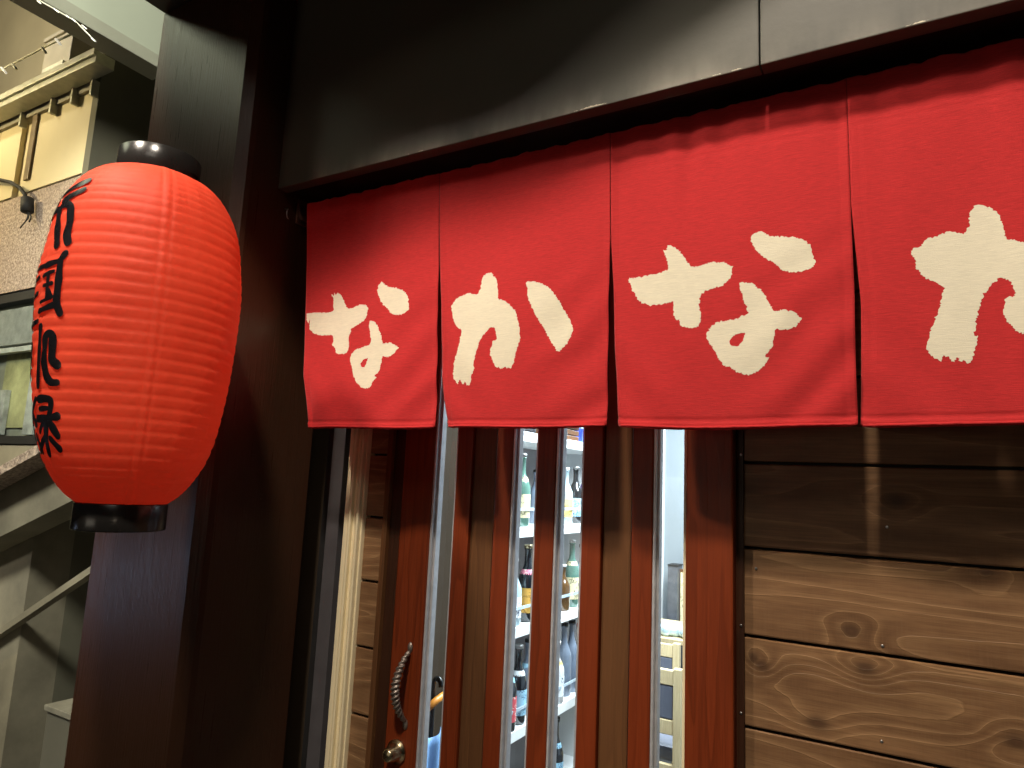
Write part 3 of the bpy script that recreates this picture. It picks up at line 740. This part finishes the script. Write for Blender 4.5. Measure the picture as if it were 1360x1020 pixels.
def bglass(name, col, rough=.12):
    m = N(name); m.set(col, rough, spec=.8); m.b.inputs['Coat Weight'].default_value = .6
    m.set(m.mix(m.noise(m.mapping(), 22, 3, .6), tuple(c*.6 for c in col), tuple(min(1, c*1.5) for c in col))); return m.m
BG = dict(black=bglass('black_bottle_glass', (.012, .014, .018)), green=bglass('green_bottle_glass', (.10, .20, .16)), clear=bglass('pale_blue_bottle_glass', (.42, .56, .62)),
          brown=bglass('brown_bottle_glass', (.12, .06, .02)), frosted=bglass('frosted_grey_bottle_glass', (.16, .20, .27), .45), white=bglass('white_bottle_glass', (.75, .78, .80)), purple=bglass('purple_bottle_glass', (.07, .05, .20)))
def label_mat(name, col, ink, sc=90):
    m = N(name); v = m.n('ShaderNodeTexVoronoi'); v.feature = 'DISTANCE_TO_EDGE'; m.l(m.mapping((1, 1, .8)), v.inputs['Vector']); v.inputs['Scale'].default_value = sc
    n = m.noise(m.mapping((1, 1, 1)), 38, 1, .5)
    f = m.math('MULTIPLY', m.ramp(v.outputs['Distance'], [(.05, 1), (.09, 0)]), m.ramp(n, [(.52, 0), (.56, 1)]))
    m.set(m.mix(f, col, ink), .6); return m.m
LB = dict(cream=label_mat('cream_label', (.75, .68, .42), (.05, .05, .04)), blue=label_mat('pale_blue_label', (.35, .62, .78), (.05, .12, .25)), pink=label_mat('pink_label', (.80, .25, .35), (.9, .85, .7)),
          orange=label_mat('orange_label', (.85, .48, .10), (.30, .12, .02)), white=label_mat('white_label', (.80, .83, .85), (.05, .08, .15)), red=label_mat('red_label', (.62, .08, .10), (.9, .8, .7)), yellow=label_mat('yellow_label', (.80, .62, .20), (.25, .15, .05)))
CAPM = dict(silver=METAL, gold=BRASS, black=BLACK_PLASTIC, blue=plain('blue_cap', (.06, .07, .4), .4), white=WHITE, red=plain('red_cap', (.5, .04, .04), .4))
def bottle(px, py, zb, x, h, r, glass, label, cap, text, lab2=None):
    p = atX(px, py, x); z0 = zb+.042
    e = empty('bottle', (x, p.y, z0), text, 'bottle')
    c = (x, p.y, z0)
    bm = bmesh.new(); neck = r*.36
    lathe(bm, [(r*.9, 0), (r, .006), (r, h*.52), (r*.93, h*.57), (r*.70, h*.64), (neck*1.15, h*.72), (neck, h*.78), (neck, h*.93), (neck*1.2, h*.935), (neck*1.2, h*.95)], 24, c)
    bmobj('bottle_glass', bm, BG[glass], e, True)
    bm = bmesh.new(); lathe(bm, [(neck*1.28, h*.951), (neck*1.28, h*.995), (neck*1.1, h)], 16, c); bmobj('cap', bm, CAPM[cap], e, True)
    if label:
        bm = bmesh.new(); lathe(bm, [(r+.0008, h*.12), (r+.0008, h*.44)], 24, c, False, False); bmobj('bottle_label', bm, LB[label], e, True)
    if lab2:
        bm = bmesh.new(); lathe(bm, [(r*.80, h*.61), (r*.60, h*.675)], 20, c, False, False); bmobj('neck_label', bm, LB[lab2], e, True)
# (column, row) at which each stands in the picture, shelf, depth, height, radius, glass, label, cap, description
for a in ((691, 696, 1.39, -1.445, .31, .038, 'green', 'cream', 'silver', 'tall green cream labelled bottle on the upper shelf in the left shelf slit', 'cream'),
          (710, 696, 1.39, -1.52, .25, .036, 'frosted', None, 'black', 'plain grey bottle right of the tall green one on the upper shelf', None),
          (677, 696, 1.39, -1.55, .24, .036, 'black', 'white', 'black', 'short black bottle behind the tall green one on the upper shelf', None),
          (750, 694, 1.39, -1.445, .27, .036, 'clear', 'yellow', 'white', 'clear bottle with yellow label and white cap on the upper shelf', None),
          (763, 694, 1.39, -1.46, .28, .036, 'black', 'blue', 'silver', 'black bottle with pale blue label on the upper shelf', None),
          (775, 694, 1.39, -1.48, .28, .036, 'purple', 'white', 'blue', 'purple bottle with blue cap on the upper shelf', None),
          (737, 694, 1.39, -1.50, .24, .036, 'green', 'white', 'gold', 'green bottle half hidden by the mullion on the upper shelf', None),
          (680, 835, .99, -1.44, .27, .034, 'clear', 'white', 'white', 'pale blue bottle with white label left of the orange labelled one', None),
          (698, 828, .99, -1.445, .32, .042, 'black', 'orange', 'gold', 'black bottle with big orange label and gold cap on the middle shelf', 'pink'),
          (713, 828, .99, -1.50, .28, .036, 'frosted', 'white', 'silver', 'grey bottle behind the mullion on the middle shelf', None),
          (746, 818, .99, -1.44, .21, .036, 'brown', None, 'white', 'squat brown bottle with white cap on the middle shelf', None),
          (757.5, 814, .99, -1.455, .32, .038, 'green', 'cream', 'silver', 'green bottle with two cream labels on the middle shelf', 'cream'),
          (771, 810, .99, -1.46, .29, .036, 'clear', 'red', 'black', 'clear bottle with red label and black cap on the middle shelf', None),
          (740, 820, .99, -1.55, .27, .036, 'black', 'white', 'black', 'black bottle standing behind the squat brown one', None),
          (672.5, 968, .59, -1.435, .30, .036, 'black', 'red', 'black', 'black bottle with red label and black cap on the lower shelf', 'blue'),
          (685.5, 960, .59, -1.445, .31, .038, 'black', 'blue', 'silver', 'black bottle with pale blue label and silver cap on the lower shelf', 'white'),
          (698, 955, .59, -1.47, .31, .036, 'frosted', None, 'black', 'dark grey bottle with blue neck label on the lower shelf', 'blue'),
          (737.5, 938, .59, -1.435, .27, .036, 'white', 'white', 'white', 'white bottle with yellow neck label on the lower shelf', 'yellow'),
          (747, 930, .59, -1.46, .33, .037, 'frosted', None, 'black', 'frosted grey bottle, left one of the plain pair on the lower shelf', None),
          (757, 925, .59, -1.46, .33, .037, 'frosted', None, 'black', 'frosted grey bottle, right one of the plain pair on the lower shelf', None),
          (768, 918, .59, -1.46, .30, .037, 'black', 'red', 'red', 'black bottle with red label and red cap on the lower shelf', None),
          (735, 1068, .19, -1.44, .33, .038, 'black', 'blue', 'black', 'black bottle with blue labels on the lowest shelf', 'blue')):
    bottle(*a)
p = atX(752, 590, -1.46)
bx = empty('wicker_basket', (p.x, p.y, 1.832), 'brown wicker box on the top shelf behind the second slit', 'basket')
for k in range(5): box('weave_band', -1.58, -1.415, p.y-.10, p.y+.05, 1.8325+k*.028, 1.8325+k*.028+.024, bpy.data.materials['brown_bottle_glass'] if False else BROWN_WOOD, bx, .003)
p = atX(771, 590, -1.45); bc = empty('carton', (p.x, p.y, 1.832), 'blue carton on the top shelf beside the wicker box', 'carton')
box('carton_body', -1.55, -1.42, p.y-.05, p.y+.08, 1.8325, 1.98, plain('blue_card', (.05, .10, .55), .5), bc); box('carton_lid', -1.553, -1.417, p.y-.053, p.y+.083, 1.981, 1.995, WHITE, bc)

# umbrella and towel by the entrance side wall, behind the door's glass
uy = atX(573, 960, -1.30)
um = empty('umbrella', (-1.30, uy.y, .5), 'furled umbrella with a black hooked handle behind the door glass', 'umbrella')
BLUE = plain('pale_blue_nylon', (.22, .42, .75), .5, 0, .2, 12)
bm = bmesh.new(); zt = atX(574, 902, -1.30).z; pts = [(-1.30, uy.y, zt-.22+.20*k/8) for k in range(9)] + [(-1.30+.014-.014*math.cos(a), uy.y, zt-.02+.014*math.sin(a)*1.6) for a in [math.pi*k/10 for k in range(1, 11)]]
tube(bm, pts, .008, 10); bmobj('hook_handle', bm, BLACK_PLASTIC, um, True)
bm = bmesh.new(); n = 20; rr = []
for k, (r, z) in enumerate([(.006, zt-.20), (.020, zt-.215), (.028, zt-.27), (.030, zt-.4), (.022, zt-.6), (.008, zt-.75)]):
    rr.append([bm.verts.new((-1.30+r*(1+.22*math.cos(5*2*math.pi*i/n+k))*math.cos(2*math.pi*i/n), uy.y+r*(1+.22*math.cos(5*2*math.pi*i/n+k))*math.sin(2*math.pi*i/n), z)) for i in range(n)])
for A, B in zip(rr, rr[1:]):
    for i in range(n): bm.faces.new((A[i], A[(i+1) % n], B[(i+1) % n], B[i]))
bmobj('furled_canopy', bm, BLUE, um, True)
oz = atX(581, 929, -1.27)
bm = bmesh.new(); tube(bm, [(-1.27, oz.y-.05, oz.z-.014), (-1.27, oz.y, oz.z), (-1.27, oz.y+.08, oz.z+.012)], .011, 12)
tag(bmobj('orange_stick', bm, plain('orange_plastic', (.85, .30, .03), .4), None, True), 'orange rod end beside the umbrella handle behind the door glass', 'rod')
vy = atX(570, 1000, -1.27)
bm = bmesh.new(); g = []
for j in range(24):
    row = []
    for k in range(28):
        u = k/27; t = j/23; row.append(bm.verts.new((-1.272+.012*math.sin(u*22+t*2)*(.5+t), vy.y-.09+.20*u, vy.z+.05+.012*math.sin(u*9) - t*.6)))
    g.append(row)
for A, B in zip(g, g[1:]):
    for k in range(27): bm.faces.new((A[k], A[k+1], B[k+1], B[k]))
o = bmobj('raincoat', bm, BLUE, None, True); s = o.modifiers.new('t', 'SOLIDIFY'); s.thickness = .003
tag(o, 'pale blue raincoat hanging low behind the door glass', 'raincoat')

# far wall fittings, table and chairs seen through the right slit
pw = empty('wall_cabinet', (-1.2, 3.9, 0), 'pale tall cabinet with white edge at the back of the room', 'cabinet')
def slab(name, pxa, pxb, y0, dy, z0, z1, mat, parent, bev=.002): return box(name, atY(pxa, 750, y0).x, atY(pxb, 750, y0).x, y0, y0+dy, z0, z1, mat, parent, bev)
PALE = plain('pale_grey_laminate', (.24, .27, .29), .5, 0, .04, 4)
slab('door_leaf', 881, 925, 4.10, .05, .013, 2.5, PALE, pw)
slab('edge_trim', 874, 880.5, 4.08, .06, .013, 2.5, WHITE, pw)
slab('side_panel', 850, 873.5, 4.14, .05, .013, 2.5, plain('blue_grey_panel', (.13, .22, .33), .5, 0, .05, 4), pw)
nb_ = empty('notice_strip', (-1.2, 4.05, 1.2), 'tall strip of pale pinned notices on the cabinet in the right slit', 'notice')
for k, (a, b) in enumerate(((872, 877), (871.5, 877), (872.2, 878), (871.5, 877.5))):
    z1 = 2.05-.34*k; box('paper_sheet', atY(a, 700, 4.07).x, atY(b, 700, 4.07).x, 4.066, 4.070, z1-.31, z1, plain('notice_paper', (.72, .78, .70), .7, 0, .18, 30) if k == 0 else bpy.data.materials['notice_paper'], nb_, 0)
nb_.location = (-1.2, 4.07, 1.2)
sp = empty('speaker_cabinet', (-1, 3.95, .8), 'dark grey upright cabinet behind the table in the right slit', 'cabinet')
za, zb_ = atY(893, 832, 3.9).z, atY(893, 752, 3.9).z
slab('cabinet_body', 887, 900, 3.90, .12, .013, zb_, plain('slate_grey_box', (.10, .105, .12), .5), sp)
slab('cabinet_top', 886.5, 900.5, 3.895, .13, zb_+.001, zb_+.012, BLACK, sp)
pf = empty('picture_frame', (-.9, 3.9, 1.1), 'small wooden frame with cream paper beside the door post', 'frame')
slab('frame_border', 902, 920, 3.96, .02, atY(905, 850, 3.96).z, atY(905, 756, 3.96).z, BROWN_WOOD, pf)
slab('frame_paper', 904, 918, 3.955, .004, atY(905, 846, 3.96).z, atY(905, 760, 3.96).z, LB['cream'], pf, 0)
# table
tz = .70
tc = atY(888, 846, 3.15)
tb = empty('table', (tc.x, tc.y, 0), 'pale wooden dining table behind the chair in the right slit', 'table')
tx0, tx1, ty0, ty1 = tc.x-.6, tc.x+.6, tc.y-.05, tc.y+.60; tz = tc.z
box('tabletop', tx0, tx1, ty0, ty1, tz-.03, tz, LIGHT_WOOD, tb, .004)
for a in (tx0+.05, tx1-.10):
    for b in (ty0+.05, ty1-.10): box('leg', a, a+.05, b, b+.05, .013, tz-.031, LIGHT_WOOD, tb, .003)
for k in range(9):
    bm = bmesh.new(); bmesh.ops.create_icosphere(bm, subdivisions=2, radius=.045)
    for v in bm.verts: v.co *= 1+.35*noise.noise(v.co*40+Vector((k, 0, 0))); v.co.z *= .8
    x = tc.x-.16+.045*k; bmesh.ops.translate(bm, verts=bm.verts, vec=(x, tc.y+.03+.015*(k % 3), tz+.034))
    tag(bmobj('wrapped_towel', bm, BG['clear'], None, True), 'clear plastic wrapped towel in the heap on the pale table', 'wrapped towel', 'wrapped towels heaped on the table')
# chairs
GREYC = plain('grey_vinyl_cushion', (.13, .14, .18), .5, 0, .12, 6)
def chair(cx, cy, label):
    e = empty('chair', (cx, cy, 0), label, 'chair', 'pale wooden chairs with grey cushions in the room')
    w, d = .22, .21
    for s in (-1, 1):
        box('leg', cx+s*w-.018, cx+s*w+.018, cy-d-.018, cy-d+.018, .013, .82, LIGHT_WOOD, e, .004)
        box('leg', cx+s*w-.018, cx+s*w+.018, cy+d-.018, cy+d+.018, .013, .41, LIGHT_WOOD, e, .004)
        box('side_rail', cx+s*w-.012, cx+s*w+.012, cy-d+.019, cy+d-.019, .35, .41, LIGHT_WOOD, e, .003)
    box('top_rail', cx-w+.0185, cx+w-.0185, cy-d-.014, cy-d+.014, .745, .81, LIGHT_WOOD, e, .004)
    box('back_pad', cx-w+.02, cx+w-.02, cy-d-.012, cy-d+.016, .60, .743, GREYC, e, .006)
    box('lower_rail', cx-w+.0185, cx+w-.0185, cy-d-.014, cy-d+.014, .535, .598, LIGHT_WOOD, e, .004)
    box('front_rail', cx-w+.0185, cx+w-.0185, cy-d-.01, cy-d+.012, .35, .41, LIGHT_WOOD, e, .003)
    box('seat_cushion', cx-w+.0, cx+w-.0, cy-d+.02, cy+d+.02, .412, .475, GREYC, e, .016)
c1 = atY(888, 940, 1.95)
chair(c1.x-.16, 2.10, 'pale wooden chair with grey seat cushion nearest the right glass slit')
chair(c1.x-.32, 2.62, 'pale wooden chair with grey back pad behind the nearest chair')

# room lamps (out of the picture above the slits)
for x, y in ((-.6, 1.5), (-.9, 3.2)):
    e = empty('ceiling_light', (x, y, 2.6), 'white ceiling light panel over the %s of the room' % ('front' if y < 2 else 'back'), 'ceiling light')
    box('lamp_housing', x-.68, x+.68, y-.28, y+.28, 2.53, 2.598, WHITE, e)
# sign lamps
def sign_lamp(pos, aim, label, arm_to):
    d = (aim-pos).normalized(); e = empty('sign_lamp', tuple(pos), label, 'lamp', 'sign lamps above the shopfront')
    bm = bmesh.new(); q = d.to_track_quat('Z', 'Y').to_matrix()
    lathe(bm, [(.018, -.11), (.03, -.10), (.032, -.05), (.055, .012), (.052, .012), (.030, -.045)], 24, (0, 0, 0), True, False)
    bmesh.ops.rotate(bm, verts=bm.verts, cent=(0, 0, 0), matrix=q); bmesh.ops.translate(bm, verts=bm.verts, vec=pos-d*.012)
    bmobj('lamp_shade', bm, BLACK, e, True)
    bm = bmesh.new(); b = pos-d*.12; tube(bm, [b, b+Vector((0, .1, .12)), Vector(arm_to)], .009, 8); bmobj('lamp_arm', bm, BLACK, e, True)
sign_lamp(LAMP_A, AIM_A, 'black arm lamp above the lantern and the left end of the curtain', (-1.35, -.22, 3.0))
sign_lamp(LAMP_B, AIM_B, 'black arm lamp high above the right half of the curtain', (-.15, -.22, 4.6))
up = empty('upper_facade', (0, -.1, 2.8), 'dark upper front wall above the canopy', 'wall')
box('wall_panel', -1.727, 2.2, -.175, .2, 2.845, 5.2, FASCIA, up, 0)

# ------------------------------------------------------------------ neighbouring building across the alley, left
def stucco():
    m = N('sparkling_stucco'); n = m.noise(m.mapping(), 55, 5, .75); b = m.noise(m.mapping(), 3, 3, .5)
    c = m.mix(m.ramp(n, [(.38, 0), (.62, 1)]), (.17, .125, .10), (.70, .58, .47)); c = m.mix(m.math('MULTIPLY', b, .4), c, (.34, .22, .18))
    m.set(c, .55); m.bump(n, .012, 1); return m.m
STUCCO = stucco(); CREAMW = plain('cream_wall_panel', (.58, .50, .30), .5, 0, .06, 3)
CONC = plain('olive_stained_concrete', (.22, .20, .145), .8, 0, .40, 2.2, .002)
OLIVE = plain('olive_side_wall', (.13, .125, .09), .8, 0, .15, 3)
NY = .6; cx_ = -3.93
nb = empty('neighbour_building', (-5.5, NY, 0), 'cream and stucco building across the alley with window and slanting stair', 'building')
zst0, zst1 = 2.60, 3.215; ztop = 3.93
box('lower_wall', -9, cx_, NY, NY+.2, 0, 1.70, CONC, nb, 0)
box('stucco_band', -9, cx_, NY-.02, NY+.2, zst0, zst1-.004, STUCCO, nb, 0)
for xa, xb in ((-9, -6.2), (-6.195, -5.0), (-4.995, -4.72), (-4.60, cx_)): box('cream_panel', xa, xb, NY-.03, NY+.2, zst1, ztop, CREAMW, nb, .003)
box('slot_recess', -4.72, -4.60, NY, NY+.2, zst1, ztop, CREAMW, nb, 0)
a = atY(50, 140, NY-.03); b = atY(36, 240, NY-.03)
box('slot_bar', a.x-.0, a.x+.055, NY-.045, NY-.001, b.z, a.z, plain('bronze_bar', (.16, .11, .05), .4), nb)
box('side_wall', cx_-.2, cx_-.0, NY+.2, 5, 0, 5.0, OLIVE, nb, 0)
box('side_wall', cx_, cx_+.06, NY-.03, NY+1.2, 3.0, 4.1, OLIVE, nb, 0)
# window band
YELLOWP = plain('faded_yellow_poster', (.42, .40, .20), .6, 0, .5, 5); PALEP = plain('pale_blotched_cloth', (.42, .42, .38), .7, 0, .5, 9); GALVP = plain('pale_roller', (.50, .50, .44), .4)
wy = NY
for k, (xa, xb) in enumerate(((-7.0, -5.6), (-5.55, -4.02))):
    w = box('window', xa, xb, wy+.06, wy+.16, 1.705, 2.598, plain('dim_window_backing', (.20, .20, .16), .6, 0, .5, 2.5) if k == 0 else bpy.data.materials['dim_window_backing'], nb, 0)
    par = w
    def sub(nm, *a_):
        o = box(nm, *a_[:-1], a_[-1], None, .002); o.parent = par; o.matrix_parent_inverse = (Matrix.Translation(nb.location) @ par.matrix_parent_inverse).inverted(); return o
    sub('frame', xa, xb, wy-.01, wy+.055, 2.54, 2.598, BLACK); sub('frame', xa, xb, wy-.01, wy+.055, 1.705, 1.75, BLACK)
    sub('frame', xa, xa+.05, wy-.008, wy+.053, 1.751, 2.539, BLACK); sub('frame', xb-.05, xb, wy-.008, wy+.053, 1.751, 2.539, BLACK)
    sub('blind_box', xa+.06, xb-.06, wy+.0, wy+.05, 2.28, 2.50, plain('grey_blind_box', (.30, .30, .27), .5) if k == 0 else bpy.data.materials['grey_blind_box'])
    sub('poster', xa+.07, xa+.52, wy+.050, wy+.058, 1.84, 2.22, YELLOWP)
    sub('poster', xb-.62, xb-.30, wy+.050, wy+.058, 1.80, 2.24, YELLOWP)
    sub('curtain_strip', xb-.27, xb-.16, wy+.03, wy+.058, 1.76, 2.27, PALEP); sub('curtain_strip', xb-.66, xb-.70+.20, wy+.02, wy+.048, 1.76, 2.02, PALEP)
    sub('roller', xa+.06, xb-.06, wy+.0, wy+.04, 2.235, 2.265, GALVP)
    sub('pane', xa+.051, xb-.051, wy-.004, wy-.001, 1.751, 2.539, GLASS)
# sloping stair stringer and ledges on the lower wall
def slope_bar(name, A, B, th, y0, y1, mat):
    a, b = atY(*A, y0), atY(*B, y0); d = (b-a).normalized(); a = a-d*1.5; b = b+d*1.0
    bm = bmesh.new(); prism(bm, [(a.x, y0, a.z), (b.x, y0, b.z), (b.x, y0, b.z-th), (a.x, y0, a.z-th)], (0, y1-y0, 0)); return bmobj(name, bm, mat, nb)
slope_bar('stair_edge', (0, 619), (47, 592), .045, NY-.30, NY-.18, STUCCO)
slope_bar('stair_stringer', (0, 634), (47, 607), .32, NY-.17, NY-.005, CONC)
slope_bar('wall_ledge', (0, 834), (117, 754), .035, NY-.05, NY-.003, CONC)
# gutter rail with brackets and clutter above
gu = empty('gutter', (-4.5, NY-.1, 4), 'pale metal gutter rail along the top of the cream wall', 'gutter')
GALV = plain('pale_galvanised_metal', (.42, .42, .34), .45, .3, .15, 20)
ga, gb = atY(0, 146, NY-.12), atY(140, 64, NY-.12); gz = (ga.z+gb.z)/2
box('gutter_channel', -8, gb.x, NY-.16, NY-.06, gz-.065, gz, GALV, gu, .004)
box('gutter_lip', -8, gb.x+.004, NY-.175, NY-.161, gz-.03, gz+.008, GALV, gu, .003)
for px in (25, 62, 88, 112):
    x = atY(px, 120, NY-.1).x; box('gutter_bracket', x, x+.018, NY-.075, NY-.033, gz-.16, gz-.066, GALV, gu, .002)
ac = empty('air_conditioner', (-4.6, NY+.3, 4.1), 'grey boxed outdoor unit standing on the ledge above the gutter', 'air conditioner')
q0, q1 = atY(56, 90, NY+.1), atY(99, 32, NY+.1)
GB = plain('grey_beige_box', (.24, .22, .17), .6, 0, .15, 6)
box('unit_casing', q0.x, q1.x, NY+.1, NY+.5, gz-.02, q1.z-.03, GB, ac, .006)
box('unit_lid', q0.x-.01, q1.x+.012, NY+.088, NY+.51, q1.z-.029, q1.z, GB, ac, .004)
for k in range(4): box('unit_louvre', q0.x+.04, q1.x-.05, NY+.085, NY+.099, gz+.06+.09*k, gz+.10+.09*k, GALV, ac, .002)
ub = empty('upper_wall', (-5, NY+.7, 5), 'beige upper wall set back above the neighbouring gutter', 'wall')
box('wall_face', -12, cx_, NY+.75, NY+.9, 3.9, 8, plain('beige_render', (.34, .29, .18), .7, 0, .1, 2), ub, 0)
sh = atY(20, 60, NY+.2)
dk = empty('storage_box', (sh.x-.5, NY+.2, gz), 'dark low box on the ledge left of the outdoor unit', 'box')
box('box_body', sh.x-.9, q0.x-.22, NY+.1, NY+.5, gz-.02, gz+.30, plain('dark_box', (.045, .04, .035), .6), dk); box('box_lid', sh.x-.92, q0.x-.2, NY+.09, NY+.51, gz+.301, gz+.34, GB, dk)
bx2 = box('ledge', -9, cx_, NY-.05, NY+.75, gz-.10, gz-.021, GB, ub, 0)
# projecting slab over the alley: its flank recedes to the lower right
ov = empty('overhanging_slab', (-3, -1, 3.8), 'grey green overhanging balcony slab high above the alley', 'balcony')
XS = -3.35
A1, A2, A3 = atX(208, 87, XS), atX(130, 50, XS), atX(218, 18, XS)
zlo = (A1.z+A2.z)/2; zhi = A3.z
box('slab_flank', XS-.14, XS, -2.2, A1.y+.05, zlo+.07, max(zhi, zlo+.42)+.4, plain('grey_green_paint', (.40, .44, .35), .6, 0, .06, 2), ov, .004)
box('drip_lip', XS-.13, XS+.015, -2.2, A1.y+.06, zlo, zlo+.069, plain('grey_green_lip', (.33, .34, .27), .6, 0, .1, 4), ov, .004)
# black plug on a cable
cb = empty('cable', (-4.9, NY-.1, 3), 'black cable with a socket hanging from the cream wall', 'cable')
pts = [atY(x, y, NY-.07) for x, y in ((-30, 236), (0, 239), (14, 242), (26, 249), (33, 258), (35, 266))]
bm = bmesh.new(); tube(bm, pts, .011, 8); bmobj('cable_run', bm, BLACK, cb, True)
a, b = atY(36.5, 264, NY-.07), atY(36, 281, NY-.07)
bm = bmesh.new(); tube(bm, [a, a.lerp(b, .5), b], .033, 12); bmobj('socket', bm, BLACK, cb, True)
for dx, dy in ((-7, 22), (-2, 16), (5, 14)):
    bm = bmesh.new(); p = [atY(36+dx*t+3*math.sin(t*4), 281+dy*t, NY-.07) for t in [k/8 for k in range(9)]]; tube(bm, p, .004, 5); bmobj('loose_wire', bm, BLACK, cb, True)
# string lights
sl = empty('string_lights', (-4, 0, 4), 'thin wire with tiny clear bulbs strung under the overhanging slab', 'string lights')
em = N('tiny_bulb'); em.b.inputs['Emission Color'].default_value = (1, .93, .75, 1); em.b.inputs['Emission Strength'].default_value = .5; em.set((.8, .8, .7), .2)
bm = bmesh.new(); tube(bm, [atY(30, -12, -.25), atY(100, 28, -.25), atY(128, 56, -.25)], .003, 5); bmobj('wire', bm, GALV, sl, True)
for x, y, l in ((52, 3, 4), (75, 14, 5), (90, 22, 3), (98, 27, 5), (112, 36, 5), (124, 53, 4)):
    bm = bmesh.new(); tube(bm, [atY(x-l*.6, y-l*.5, -.26), atY(x+l*.6, y+l*.5, -.26)], .0022, 6); bmobj('bulb', bm, em.m, sl, True)
wr_ = empty('guy_wire', (-4, 0, 4), 'thin pale wire running from the outdoor unit to the left with small clips', 'wire')
bm = bmesh.new(); tube(bm, [atY(-20, 104, NY-.25), atY(60, 62, NY-.25), atY(110, 38, NY-.25)], .006, 5); bmobj('wire_run', bm, GALV, wr_, True)
for x, y in ((5, 94), (77, 56), (19, 89), (58, 67)):
    bm = bmesh.new(); tube(bm, [atY(x-3, y-4, NY-.26), atY(x+3, y+3, NY-.26)], .007, 6); bmobj('clip', bm, em.m if x in (5, 77) else GALV, wr_, True)  # two clips glow with the bulb emission, standing in for white sparkles
# small step block at the foot of the wall
st = empty('meter_box', (-4.2, NY-.2, 0), 'grey box at the foot of the concrete wall beside the pillar', 'box')
a, b = atY(52, 1020, NY-.2), atY(92, 955, NY-.2)
box('box_body', a.x, a.x+.6, NY-.2, NY-.055, .0, b.z, plain('grey_box_paint', (.12, .115, .09), .6, 0, .1, 5), st, .004)
box('box_lid', a.x-.01, a.x+.61, NY-.21, NY-.054, b.z+.001, b.z+.025, plain('box_lid_paint', (.2, .19, .15), .6), st, .004)
